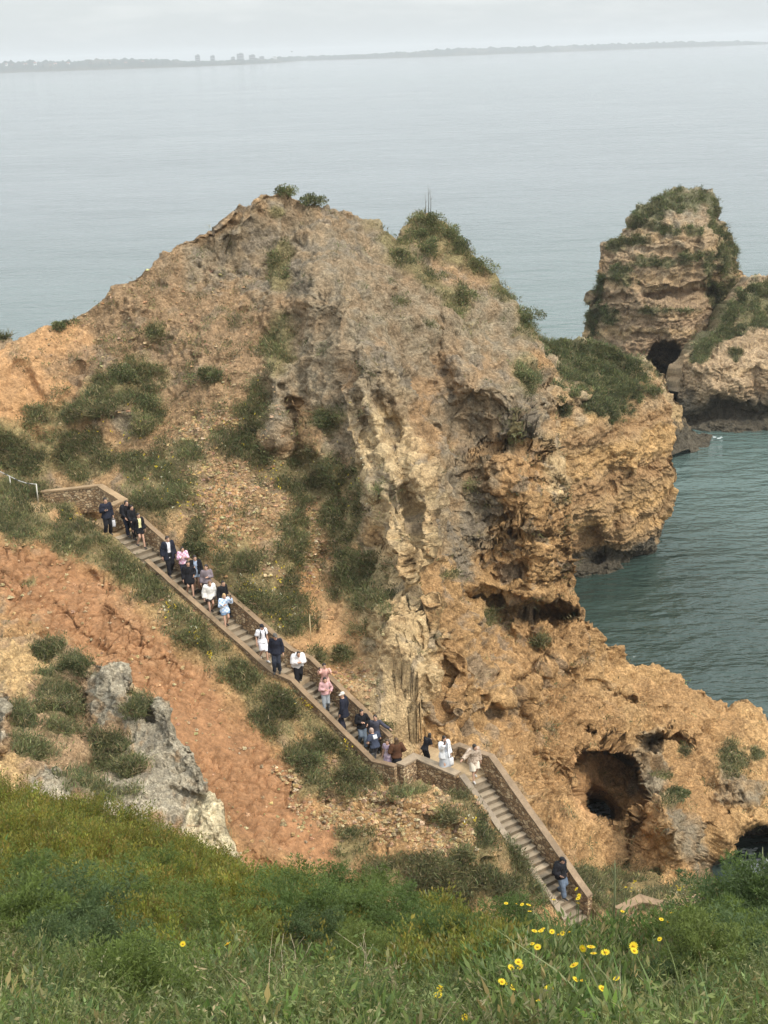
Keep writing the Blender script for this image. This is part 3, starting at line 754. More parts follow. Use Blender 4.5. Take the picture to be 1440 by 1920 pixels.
# low rock tail between the promontory and the far cove
TL_PAIRS = [(1200,860,1200,720),(1225,860,1228,692),(1245,858,1250,700),(1258,855,1266,745),(1268,850,1278,760),(1280,845,1290,795),(1295,842,1310,812),(1330,840,1335,818)]
TL_CTRL = [(1200,720,136),(1228,692,138),(1266,745,139),(1290,795,141),(1335,818,143),(1200,860,134),(1260,850,136),(1330,840,140),(1250,780,136)]
tail, _, _, _ = rock_piece('rock', TL_PAIRS, TL_CTRL, [], 140, 130, [(0.4, -0.2), (1.5, -0.8), (4, -3), (8, -12)], rock_col([(1232,700,10,8)], (0.30, 0.215, 0.125), (0.33, 0.24, 0.15), 12, 4.0), 0.8, 0.6, 0.0)
tag(tail, kind='structure')

# tall sea stack
ST_PAIRS = [(1098,860,1098,640),(1100,860,1098,600),(1110,860,1104,560),(1118,860,1116,530),(1130,860,1122,490),(1145,860,1130,458),(1160,860,1160,445),(1175,860,1185,405),(1195,860,1205,388),(1215,860,1230,370),(1235,860,1255,357),
 (1265,860,1300,351),(1295,860,1338,352),(1320,860,1347,385),(1345,860,1352,410),(1370,860,1368,432),(1390,860,1383,455),(1410,860,1386,490),(1430,860,1396,520),(1440,860,1402,560),(1450,860,1430,640),(1460,860,1450,700)]
ST_CTRL = [(1098,640,166),(1104,560,166),(1130,458,167),(1205,388,168),(1255,357,169),(1300,351,169.5),(1347,385,170),(1386,490,170),(1402,560,171),(1430,640,170),(1098,860,163),(1200,860,159.5),(1300,860,160),(1450,860,166),
 (1240,450,163),(1320,440,163),(1330,520,163.5),(1240,560,161.5),(1300,600,161.5),(1200,640,161.5),(1150,560,162.5),(1340,560,166),(1370,500,167.5),(1260,380,166.5),(1150,700,161),(1300,700,162)]
ST_FEAT = [([(1210,556),(1330,548)],6,-1.3),([(1110,560),(1180,558)],5,-0.8),([(1210,536),(1320,530)],8,0.7),([(1230,585),(1330,575)],10,0.6),([(1120,520),(1160,520)],8,0.6),([(1320,430),(1330,520)],12,1.2),([(1345,430),(1335,540),(1345,580)],12,-1.4),([(1190,625),(1250,632)],6,-0.7),([(1110,590),(1120,640)],8,-0.6),([(1200,470),(1300,470)],8,-0.5)]
def st_deep(px, py, Y, nz):
    d = (np.abs((px - 1252) / 40) ** 2.2 + np.abs((py - 690) / 50) ** 2.2) ** (1 / 2.2) + nz * 0.12
    return Y + 11 * sst(1.05, 0.9, d)
ST_VEG = [(1275,374,85,22,-6),(1225,402,30,16,-30),(1150,456,24,12),(1240,492,40,10),(1205,405,30,10,-35),(1365,480,20,55),(1340,400,10,36),(1240,425,50,8,10),(1215,490,40,10),(1150,505,26,9,-10),(1300,480,30,8),(1118,545,9,30),(1362,560,34,34),(1330,500,12,30),(1230,582,30,8),(1290,582,18,6),(1110,600,14,30),(1135,590,22,14),(1160,520,30,14),(1300,430,24,10),(1190,450,30,10)]
stack, ST_P, ST_N, ST_V = rock_piece('sea_stack', ST_PAIRS, ST_CTRL, ST_FEAT, 420, 430, [(0.4, -0.1), (1.5, -0.3), (4, -0.8), (8, -2), (12, -8), (14, -26)],
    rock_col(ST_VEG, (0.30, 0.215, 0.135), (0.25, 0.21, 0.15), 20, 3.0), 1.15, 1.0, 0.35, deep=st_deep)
tag(stack, 'tall tapering sea stack with dark scrub on top, standing off the promontory', 'sea stack')

# rock to the right of the stack
RS_PAIRS = [(1268,850,1272,735),(1272,850,1276,690),(1280,850,1290,668),(1300,850,1310,640),(1320,850,1330,628),(1340,850,1352,610),(1365,850,1372,560),(1385,850,1392,528),(1410,850,1412,517),(1440,850,1440,518),(1530,850,1530,500),(1640,850,1640,560),(1720,850,1720,680),(1740,850,1740,830)]
RS_CTRL = [(1640,560,164),(1720,680,165),(1740,830,164),(1740,850,163),(1640,850,150),(1272,735,150),(1290,668,151),(1330,628,153),(1372,560,157),(1412,517,160),(1440,518,161),(1530,500,163),(1268,850,147),(1340,850,145),(1440,850,145),(1530,850,145),(1340,720,147.5),(1420,720,147),(1400,640,151),(1450,640,151),(1500,700,147),(1340,800,147),(1440,800,147)]
RS_FEAT = [([(1290,790),(1340,770),(1400,775),(1480,770)],14,-1.8),([(1415,700),(1420,740)],10,-0.9),([(1350,750),(1370,760)],10,-0.8),([(1300,690),(1380,680)],10,0.6)]
RS_VEG = [(1390,580,60,26,-10),(1340,630,40,16,-25),(1420,560,40,30),(1320,650,24,14,-20),(1400,610,60,14),(1440,600,40,20),(1380,660,12,10),(1400,545,20,14),(1310,670,16,14)]
rs, RS_P, RS_N, RS_V = rock_piece('rock', RS_PAIRS, RS_CTRL, RS_FEAT, 430, 330, [(0.5, -0.1), (2, -0.4), (5, -1), (9, -4), (12, -26)],
    rock_col(RS_VEG, (0.34, 0.245, 0.15), (0.27, 0.225, 0.155), 15, 4.6), 1.1, 0.9, 0.0)
tag(rs, kind='structure')

# far-left knoll behind the hill
LK_PAIRS = [(-420,720,-420,650),(-240,720,-240,620),(-90,720,-90,610),(-30,720,-30,618),(0,720,0,627),(14,720,14,632),(24,720,25,645),(30,720,34,700)]
LK_CTRL = [(-420,650,106),(-420,720,101),(-90,610,105),(0,627,105),(25,645,105),(-90,720,101),(30,720,102)]
lk, LK_P, LK_N, LK_V = rock_piece('rock', LK_PAIRS, LK_CTRL, [], 120, 90, [(0.5, -0.2), (2, -1), (5, -4), (8, -20)], rock_col([(0,630,30,8),(-40,625,60,10)], (0.35, 0.24, 0.13), (0.33, 0.24, 0.15), 14, 2.0), 0.6, 0.5, 0.0)
tag(lk, kind='structure')

# grey and cream rock spur in the ravine, below the red slope
OC_PAIRS = [(-500,1640,-500,1230),(-250,1640,-250,1205),(-60,1640,-60,1190),(0,1640,0,1194),(60,1640,60,1196),(110,1645,112,1200),(150,1650,158,1232),(180,1655,192,1246),(205,1655,212,1240),(222,1660,232,1246),(236,1660,241,1268),(250,1660,246,1290),(265,1660,276,1296),(285,1660,300,1304),
 (300,1662,311,1330),(315,1665,322,1362),(335,1668,345,1385),(350,1670,362,1395),(362,1672,371,1420),(372,1672,374,1452),(385,1675,392,1485),(400,1675,412,1505),(420,1675,430,1545),(440,1675,448,1585),(460,1678,463,1612),(470,1680,472,1640)]
OC_CTRL = [(-500,1230,48),(-500,1640,27),(-60,1190,46.5),(0,1194,46.5),(112,1200,45.8),(192,1246,43.2),(241,1268,42.2),(300,1304,40.6),(345,1385,38.8),(374,1452,37),(412,1505,35.6),(448,1585,34.2),(472,1640,33),(-60,1640,26),(200,1650,28),(400,1675,31),(470,1680,32),
 (50,1300,42),(150,1320,41.8),(250,1360,39.3),(50,1420,36),(150,1450,36),(300,1450,37),(350,1550,34),(400,1600,33.2),(250,1540,33.5),(120,1540,31)]
OC_FEAT = [([(195,1260),(215,1300),(250,1330)],16,0.7),([(300,1320),(330,1400),(365,1440)],14,0.5),([(250,1300),(285,1350)],10,-0.5),([(150,1330),(190,1420)],26,-0.7),([(0,1290),(8,1340),(4,1400)],9,1.2),([(385,1520),(440,1600)],18,0.5),([(0,1410),(60,1450)],12,0.5),([(100,1440),(140,1490)],10,0.4),([(320,1480),(380,1500)],8,-0.4)]
OC_VEG = [(95,1215,30,14),(145,1240,28,22),(100,1270,30,24),(110,1320,42,40),(35,1350,22,30),(40,1390,22,18),(70,1408,30,14),(200,1395,34,16),(190,1425,30,16),(150,1460,30,20),(210,1480,40,14),(265,1320,22,16),(120,1370,26,18),(250,1440,24,14)]
def oc_col(px, py, p):
    w = fbm(np.stack([px / 26, py / 26, px * 0], 1), 4); nm = fbm(p * 1.2, 4); nh = fbm(p * 5, 3)
    C = np.tile(np.array([0.31, 0.205, 0.115]), (len(p), 1))
    gr = blobs(px, py, [(215,1290,45,60),(300,1380,70,80,40),(330,1470,60,60),(250,1480,80,60),(5,1320,12,60),(100,1470,50,24),(360,1420,30,50)], w * 0.8)
    C = mixc(C, (0.315, 0.27, 0.195), gr); C = mixc(C, (0.37, 0.32, 0.235), gr * sst(0.0, 0.5, nm) * 0.8); C = mixc(C, (0.17, 0.15, 0.115), gr * sst(0.15, 0.6, -nm) * 0.5)
    C = mixc(C, (0.56, 0.47, 0.30), blobs(px, py, [(410,1570,60,44,50),(385,1520,30,30)], w * 0.5))
    C = mixc(C, (0.45, 0.30, 0.14), blobs(px, py, [(15,1440,40,40),(260,1300,20,10),(40,1250,70,50)], w * 0.8) * 0.8)
    V = blobs(px, py, OC_VEG, w * 0.8, 0.5)
    C = mixc(C, (0.12, 0.11, 0.05), V * 0.85)
    return C * (1 + 0.25 * nh + 0.15 * nm)[:, None], V
oc, OC_P, OC_N, OC_V = rock_piece('rock', OC_PAIRS, OC_CTRL, OC_FEAT, 700, 430, [(0.15, -0.05), (0.5, -0.5), (1.0, -1.6), (1.6, -3.5), (2.0, -8)], oc_col, 0.50, 0.25, 0.0, c=30, ds=2.1)
tag(oc, kind='structure')

# near bank, the hillside the photographer stands on
B_PAIRS = [(-800,2350,-800,1440),(-400,2350,-400,1440),(-120,2350,-120,1455),(0,2350,0,1470),(150,2350,150,1497),(300,2350,300,1540),(400,2350,400,1588),(470,2350,470,1632),(560,2350,560,1650),(640,2350,640,1662),(700,2350,700,1686),(760,2350,760,1712),(840,2350,840,1735),(900,2350,900,1760),(960,2350,960,1762),
 (1010,2350,1010,1742),(1060,2350,1060,1728),(1120,2350,1120,1730),(1180,2350,1180,1738),(1240,2350,1240,1742),(1300,2350,1300,1725),(1350,2350,1350,1705),(1440,2350,1440,1690),(1560,2350,1560,1670),(1800,2350,1800,1690),(2200,2350,2200,1720)]
B_CTRL = [(-800,1440,27),(-400,1440,26),(-800,2000,6),(-800,2350,3.9),(300,2350,3.9),(1100,2350,3.9),(2200,2350,4),(1800,1690,11.6),(2200,1720,11.6),(2200,2000,5.4),(-800,1650,15),(-120,1455,24.5),(0,1470,24),(300,1540,21.5),(470,1632,18.5),(700,1686,15.8),(900,1760,13.2),(1060,1728,13.8),(1240,1742,12.8),(1350,1705,12),(1440,1690,11.6),(1560,1670,11.4),(0,1650,14.5),(200,1650,15.2),(400,1750,11.6),(700,1800,10.4),(1000,1830,9.6),(1300,1830,8.7),(100,1800,9.2),
 (-120,2000,5.6),(300,2000,5.6),(720,2000,5.6),(1100,2000,5.5),(1560,2000,5.4),(500,1880,7.6),(1000,1920,7.1)]
_b = mq_fit(B_CTRL, 80)
GB, BPX, BPY = relief(B_PAIRS, lambda a, b: _b(a, b), 430, 330, [(0.3, -0.25), (0.8, -0.8), (1.6, -2), (3, -4.5), (5, -9), (8, -16)])
pb = GB.reshape(-1, 3).astype(np.float32)
pb[:, 2] -= 0.22
pb[:, 2] += 0.34 * fbm(pb * 0.75, 3) + 0.03 * fbm(pb * 3, 3)
nbk = fbm(pb * 1.3, 4)
Cb = np.tile(np.array([0.10, 0.085, 0.035]), (len(pb), 1)) * (1 + 0.4 * nbk)[:, None]
bank = mk('hillside', pb, grid_faces(*GB.shape[:2]), M_SOIL, loc=(0, 12, 30), col=np.clip(Cb, 0.01, 1))
tag(bank, kind='structure')
B_P = pb; bfx = BPX.ravel(); bfy = BPY.ravel(); B_front = np.arange(len(pb)) < 430 * 330
def bank_at(px, py):
    return B_P[int(np.argmin(np.hypot(bfx - px, bfy - py) + np.where(B_front, 0, 1e6)))]
# ------------------------------------------------------------------ sea, sky, haze, far coast
m, nt, b, out = newmat('sea_water')
tc = N(nt, 'ShaderNodeTexCoord').outputs['Object']
b.inputs['Base Color'].default_value = (0.018, 0.050, 0.046, 1); b.inputs['Roughness'].default_value = 0.07; b.inputs['IOR'].default_value = 1.333
lg = noise_node(nt, tc, 0.0045, 5, 0.6, (1.0, 2.6, 1)); lg2 = noise_node(nt, tc, 0.035, 4, 0.55, (1.0, 1.8, 1))
mr = N(nt, 'ShaderNodeMapRange'); mr.inputs[1].default_value = 0.35; mr.inputs[2].default_value = 0.68; mr.inputs[3].default_value = 0.55; mr.inputs[4].default_value = 1.25
nt.links.new(lg.outputs['Fac'], mr.inputs[0])
mr2 = N(nt, 'ShaderNodeMapRange'); mr2.inputs[1].default_value = 0.3; mr2.inputs[2].default_value = 0.7; mr2.inputs[3].default_value = 0.55; mr2.inputs[4].default_value = 1.3
nt.links.new(lg2.outputs['Fac'], mr2.inputs[0])
mm = N(nt, 'ShaderNodeMath', operation='MULTIPLY'); nt.links.new(mr.outputs[0], mm.inputs[0]); nt.links.new(mr2.outputs[0], mm.inputs[1])
nrm_ = None
for scl, dist, vs in ((0.045, 1.5, (1, 1.9, 1)), (0.16, 0.9, (1, 2.0, 1)), (0.5, 0.42, (1, 1.8, 1)), (1.5, 0.14, (1, 1.6, 1))):
    nn = noise_node(nt, tc, scl, 3, 0.55, vs)
    bp = N(nt, 'ShaderNodeBump'); bp.inputs['Distance'].default_value = dist
    nt.links.new(mm.outputs[0], bp.inputs['Strength']); nt.links.new(nn.outputs['Fac'], bp.inputs['Height'])
    if nrm_: nt.links.new(nrm_, bp.inputs['Normal'])
    nrm_ = bp.outputs[0]
nt.links.new(nrm_, b.inputs['Normal'])
# sky sheen painted into the colour: paler open water, darker where cliffs reflect
vd = N(nt, 'ShaderNodeVectorMath', operation='DISTANCE'); vd.inputs[1].default_value = (35, 85, 0); nt.links.new(tc, vd.inputs[0])
dr_ = N(nt, 'ShaderNodeMapRange', interpolation_type='SMOOTHSTEP'); dr_.inputs[1].default_value = 60; dr_.inputs[2].default_value = 420; nt.links.new(vd.outputs['Value'], dr_.inputs[0])
d2_ = N(nt, 'ShaderNodeMapRange', interpolation_type='SMOOTHSTEP'); d2_.inputs[1].default_value = 8; d2_.inputs[2].default_value = 40; vd2 = N(nt, 'ShaderNodeVectorMath', operation='DISTANCE'); vd2.inputs[1].default_value = (14, 94, 0); nt.links.new(tc, vd2.inputs[0]); nt.links.new(vd2.outputs['Value'], d2_.inputs[0])
w0 = N(nt, 'ShaderNodeMixRGB'); w0.inputs[1].default_value = (0.030, 0.050, 0.042, 1); w0.inputs[2].default_value = (0.072, 0.108, 0.098, 1); nt.links.new(d2_.outputs[0], w0.inputs[0])
wc = N(nt, 'ShaderNodeMixRGB'); nt.links.new(w0.outputs[0], wc.inputs[1]); wc.inputs[2].default_value = (0.12, 0.14, 0.145, 1)
nt.links.new(dr_.outputs[0], wc.inputs[0]); nt.links.new(wc.outputs[0], b.inputs['Base Color'])
M_SEA = m
R_ = 21000.0
sea = mk('sea', np.array([[-R_, -200, 0], [R_, -200, 0], [R_, R_, 0], [-R_, R_, 0]], float), np.array([[0, 1, 2, 3]]), M_SEA, loc=(0, 0, 0), col=np.ones((4, 3)))
tag(sea, kind='structure')

M_FOAM = attr_mat('foam', 0.8, 0.2)
def foam(spots):
    m = MB()
    for (px, py, rx, ry, k) in spots:
        c = PZ(px, py, 0)
        for _ in range(k):
            q = c + [rng.normal() * rx, rng.normal() * ry, 0]
            n = 9; th = np.linspace(0, 2 * np.pi, n, endpoint=False) ; r = (0.05 + 0.14 * rng.random()) * (0.5 + rng.random(n))
            V = np.c_[q[0] + r * np.cos(th) * 1.6, q[1] + r * np.sin(th), np.full(n, 0.012 + 0.02 * rng.random())]
            V = np.concatenate([V, [[q[0], q[1], 0.06 + 0.05 * rng.random()]]])
            m.add(V, T=[[n, i, (i + 1) % n] for i in range(n)], col=np.array([0.5, 0.54, 0.54]))
    return tag(m.build('sea_foam', M_FOAM, loc=(0, 60, 0), smooth=True), kind='stuff')
foam([(1116, 1518, 0.55, 1.5, 40), (1124, 1532, 0.6, 0.7, 22), (1405, 1600, 0.2, 0.5, 8), (1296, 822, 1.6, 0.7, 18), (1310, 822, 1.2, 0.5, 10)])

# haze
hz, nt, b, out = newmat('sea_haze'); nt.nodes.remove(b)
pv = N(nt, 'ShaderNodeVolumePrincipled'); pv.inputs['Color'].default_value = (0.70, 0.72, 0.745, 1); pv.inputs['Density'].default_value = 0.00014; pv.inputs['Anisotropy'].default_value = 0.0
nt.links.new(pv.outputs[0], out.inputs['Volume'])
mbx = MB(); mbx.box((0, 10600, 44.0), (22000, 0, 0), (0, 11400, 0), (0, 0, 58))
haze = mbx.build('haze', hz, loc=(0, 0, 0)); tag(haze, kind='stuff')

# sky and sun
SUN_EL, SUN_AZ = math.radians(48), math.radians(58)     # azimuth measured from behind the camera towards the right
w = bpy.data.worlds.new('World'); sc.world = w; w.use_nodes = True
nt = w.node_tree; nt.nodes.clear()
wo = N(nt, 'ShaderNodeOutputWorld'); bg = N(nt, 'ShaderNodeBackground'); nt.links.new(bg.outputs[0], wo.inputs[0])
sky = N(nt, 'ShaderNodeTexSky', sky_type='NISHITA'); sky.sun_disc = False
sdir = np.array([math.sin(SUN_AZ) * math.cos(SUN_EL), -math.cos(SUN_AZ) * math.cos(SUN_EL), math.sin(SUN_EL)])
sky.sun_elevation = SUN_EL; sky.sun_rotation = math.atan2(sdir[0], sdir[1]); sky.dust_density = 3.0; sky.air_density = 1.2
tc = N(nt, 'ShaderNodeTexCoord')
cl = noise_node(nt, tc.outputs['Generated'], 9.0, 7, 0.6, (1, 1, 5.5))
cr = N(nt, 'ShaderNodeMapRange'); cr.inputs[1].default_value = 0.50; cr.inputs[2].default_value = 0.74; cr.inputs[3].default_value = 0.0; cr.inputs[4].default_value = 1.0
nt.links.new(cl.outputs['Fac'], cr.inputs[0])
cm = N(nt, 'ShaderNodeMixRGB'); cm.inputs[1].default_value = (6.35, 6.75, 6.85, 1); cm.inputs[2].default_value = (7.6, 7.9, 7.9, 1)
nt.links.new(cr.outputs[0], cm.inputs[0])
mx = N(nt, 'ShaderNodeMixRGB'); mx.inputs[0].default_value = 0.85
nt.links.new(sky.outputs[0], mx.inputs[1]); nt.links.new(cm.outputs[0], mx.inputs[2])
# overcast sky: brighter overhead than at the horizon
sx = N(nt, 'ShaderNodeSeparateXYZ'); nt.links.new(tc.outputs['Generated'], sx.inputs[0])
gr = N(nt, 'ShaderNodeMapRange'); gr.inputs[1].default_value = 0.0; gr.inputs[2].default_value = 1.0; gr.inputs[3].default_value = 0.49; gr.inputs[4].default_value = 1.5
nt.links.new(sx.outputs[2], gr.inputs[0])
gm = N(nt, 'ShaderNodeVectorMath', operation='SCALE'); nt.links.new(mx.outputs[0], gm.inputs[0]); nt.links.new(gr.outputs[0], gm.inputs['Scale'])
nt.links.new(gm.outputs[0], bg.inputs[0]); bg.inputs[1].default_value = 0.1
sun = bpy.data.lights.new('sun', 'SUN'); sun.energy = 1.3; sun.angle = math.radians(10); sun.color = (1.0, 0.93, 0.82)
so = bpy.data.objects.new('sun', sun); COLL.objects.link(so)
so.rotation_euler = Vector(sdir).to_track_quat('Z', 'Y').to_euler()
sc.view_settings.view_transform = 'Standard'; sc.view_settings.look = 'None'; sc.view_settings.gamma = 1.0
sc.view_settings.exposure = 1.3
sc.cycles.use_denoising = True
sc.cycles.max_bounces = 6; sc.cycles.diffuse_bounces = 3; sc.cycles.glossy_bounces = 3; sc.cycles.volume_bounces = 2; sc.cycles.transparent_max_bounces = 6

# far coast
CO = [(-140,141.5,116),(0,137,117),(40,135.7,116),(110,133.4,115),(200,130.4,113),(260,128.4,111),(310,126.8,112),(350,125.5,116),(400,123.6,115),(450,121.8,113),(520,118,109),(570,113.8,106),(640,112,103.5),(720,109.5,99.5),(800,107,95),(860,104.6,90.5),(950,101,88.5),(1040,97.8,86),(1150,93.6,81.5),(1250,90.2,78.5),(1340,87,76.5),(1410,84.4,76.5),(1450,83,79),(1500,81.2,80)]
CO = np.array(CO, float); CO[:, 2] -= np.interp(CO[:, 0], [0, 500, 1400], [2.5, 2.0, 0.5])
q = np.linspace(-140, 1500, 900); wl = np.interp(q, CO[:, 0], CO[:, 1]); tp = np.interp(q, CO[:, 0], CO[:, 2])
front = PZ(q, wl, 0.0); rowsV = []
tz = P(q, tp + 1.5, front[:, 1] * 1.10)
for k, (t, dy) in enumerate(((0, 0), (0.10, 0.004), (0.3, 0.02), (0.55, 0.045), (0.8, 0.08), (1.0, 0.10), (0.9, 0.15), (0.4, 0.25))):
    r = front * (1 + dy); r[:, 2] = np.maximum(tz[:, 2], 4) * t
    nz = fbm(np.stack([q / 9, np.full(len(q), k * 1.7), q * 0], 1), 4)
    r[:, 2] = np.maximum(0, r[:, 2] * (1 + 0.22 * nz * (t > 0)) + (4.0 * nz if 0.2 < t else 0))
    if k == 0: r[:, 2] = -2
    rowsV.append(r)
GC = np.stack(rowsV); ncol = fbm(GC.reshape(-1, 3) * 0.004, 4)
CC = np.tile(np.array([0.03, 0.042, 0.035]), (GC.size // 3, 1)); CC = mixc(CC, (0.09, 0.085, 0.065), sst(0.2, 0.6, ncol)); CC[: len(q) * 2] = (0.07, 0.065, 0.05)
M_FAR = attr_mat('far_scrub', 0.95, 0.1)
tag(mk('coast', GC.reshape(-1, 3), grid_faces(*GC.shape[:2]), M_FAR, loc=(0, 6000, 0), col=CC), kind='structure')

def far_block(name, px, py_base, w_px, h_px, Y, col, label, cat, group, roof=None):
    """building on the far coast, sized from its apparent size and distance"""
    s = Y / F; c = P(px, py_base, Y); W = w_px * s / 2; Hh = h_px * s
    root = empty(name, c, label, cat, group)
    m = MB(); m.box(c + [0, 0, Hh / 2 - 6], (W, 0, 0), (0, W * 0.8, 0), (0, 0, Hh / 2 + 6), col); m.build('wall', M_FAR, root)
    m = MB()
    if roof == 'pitched':
        z = c[2] + Hh; V = [c + [-W * 1.1, -W * 0.9, Hh], c + [W * 1.1, -W * 0.9, Hh], c + [W * 1.1, W * 0.9, Hh], c + [-W * 1.1, W * 0.9, Hh], c + [-W * 0.9, 0, Hh * 1.45], c + [W * 0.9, 0, Hh * 1.45]]
        m.add(V, [[0, 1, 5, 4], [2, 3, 4, 5]], [[1, 2, 5], [3, 0, 4]], col=(0.30, 0.12, 0.07))
    else:
        m.box(c + [W * 0.2, 0, Hh + h_px * s * 0.07], (W * 0.45, 0, 0), (0, W * 0.4, 0), (0, 0, h_px * s * 0.07), np.array(col) * 0.8)
    m.build('roof', M_FAR, root)
    nfl = max(2, int(Hh / 9)) if roof != 'pitched' else 1
    for k in range(nfl):
        m = MB(); m.box(c + [0, -W * 0.8 - 0.3, Hh * (k + 0.55) / nfl], (W * 0.85, 0, 0), (0, 0.3, 0), (0, 0, Hh / nfl * 0.22), (0.05, 0.06, 0.07)); m.build('window_band', M_FAR, root)
    return root
G1 = 'hazy apartment towers on the far coast'
for px, pb_, w_, h_, lab in ((371,116,10,14,'leftmost grey tower block rising from the low far shore'),(399,115,9,12,'narrow hazy tower second from the left on the far shore'),(451,113,14,14,'widest and tallest hazy tower block of the distant town'),(473,112,13,10,'broad low block right beside the tallest hazy tower'),(437,113,8,7,'small block just left of the tallest hazy tower'),(491,111,10,6,'low hazy block at the right end of the tower cluster'),(515,110,9,5,'small pale building right of the distant tower cluster')):
    far_block('apartment_tower', px, pb_, w_ * 0.85, h_ * 0.8, 7050, (0.24, 0.25, 0.26) if px != 515 else (0.8, 0.8, 0.78), lab, 'tower', G1)
G2 = 'white houses on the far left coast'
hs = [(22,124,5),(48,122,6),(66,120,5),(92,124,7),(104,121,5),(118,124,9),(128,120,5),(150,123,5),(172,121,6),(205,120,4),(236,119,5),(268,117,5),(60,126,5),(12,121,4)]
for px, pb_, w_ in hs:
    far_block('house', px, pb_ + 1, w_, 2.6, 6350, (0.75, 0.74, 0.72), 'tiny white house among the dark trees on the far left coast', 'house', G2, 'pitched')

# bird over the far shore
bc = P(547, 97, 900); br = empty('bird', bc, 'small dark seabird flying above the far shore', 'bird')
m = MB(); m.tube([bc + [-0.35, 0, 0], bc + [-0.1, 0, 0.03], bc + [0.2, 0, 0.04], bc + [0.38, 0, 0.06], bc + [0.5, 0, 0.04]], [0.03, 0.10, 0.12, 0.08, 0.02], 8, (0.07, 0.07, 0.07)); m.build('body', M_FAR, br)
for sg in (-1, 1):
    m = MB(); V = [bc + [0.2, 0, 0.08], bc + [-0.08, 0, 0.06], bc + [0.16, sg * 0.5, 0.38], bc + [0.0, sg * 0.5, 0.36], bc + [-0.12, sg * 1.0, 0.30]]
    V += [v + [0, 0, -0.03] for v in V]
    m.add(V, [[0, 1, 3, 2], [5, 7, 8, 6]], [[2, 3, 4], [7, 9, 8]], col=(0.06, 0.06, 0.06)); m.build('wing', M_FAR, br)
# ------------------------------------------------------------------ people
def remesh(V, Fc, vox, smooth=2):
    """one continuous skin over overlapping closed shapes"""
    me = mesh_data('tmp', V, Fc)
    o = bpy.data.objects.new('tmp', me); COLL.objects.link(o)
    md = o.modifiers.new('r', 'REMESH'); md.mode = 'VOXEL'; md.voxel_size = vox
    if smooth:
        ms = o.modifiers.new('s', 'SMOOTH'); ms.factor = 0.5; ms.iterations = smooth
    dg = bpy.context.evaluated_depsgraph_get(); ev = o.evaluated_get(dg); m2 = ev.to_mesh()
    n = len(m2.vertices); v = np.empty(n * 3, np.float32); m2.vertices.foreach_get('co', v)
    L = np.empty(len(m2.loops), np.int32); m2.loops.foreach_get('vertex_index', L)
    tt = np.empty(len(m2.polygons), np.int32); m2.polygons.foreach_get('loop_total', tt)
    ss = np.empty(len(m2.polygons), np.int32); m2.polygons.foreach_get('loop_start', ss)
    F4 = L[ss[tt == 4][:, None] + np.arange(4)]; F3 = L[ss[tt == 3][:, None] + np.arange(3)]
    ev.to_mesh_clear(); bpy.data.objects.remove(o); bpy.data.meshes.remove(me)
    return v.reshape(-1, 3).astype(float), [f for f in (F4, F3) if len(f)]

ARM = { # elbow and wrist relative to the shoulder of the right side: outward, forward, up
 'down': ((0.07, -0.04, -0.28), (0.10, 0.04, -0.53)), 'fwd': ((0.06, 0.07, -0.27), (0.06, 0.24, -0.45)), 'back': ((0.06, -0.14, -0.24), (0.07, -0.16, -0.49)),
 'phone': ((0.07, 0.05, -0.28), (-0.05, 0.26, -0.17)), 'raised': ((0.10, 0.18, -0.14), (0.04, 0.30, 0.10)), 'rail': ((0.20, 0.05, -0.19), (0.40, 0.14, -0.27)),
 'hip': ((0.13, -0.06, -0.25), (0.04, 0.13, -0.36)), 'fold': ((0.07, 0.03, -0.28), (-0.14, 0.20, -0.22))}
LEG = { # per foot: (forward, up) for right, left
 'stand': ((0.04, 0.0), (-0.03, 0.0)), 'stepR': ((0.24, -0.13), (-0.12, 0.04)), 'stepL': ((-0.12, 0.04), (0.24, -0.13)), 'wide': ((0.05, 0), (-0.05, 0))}
SKIN_C = np.array([0.50, 0.30, 0.21])

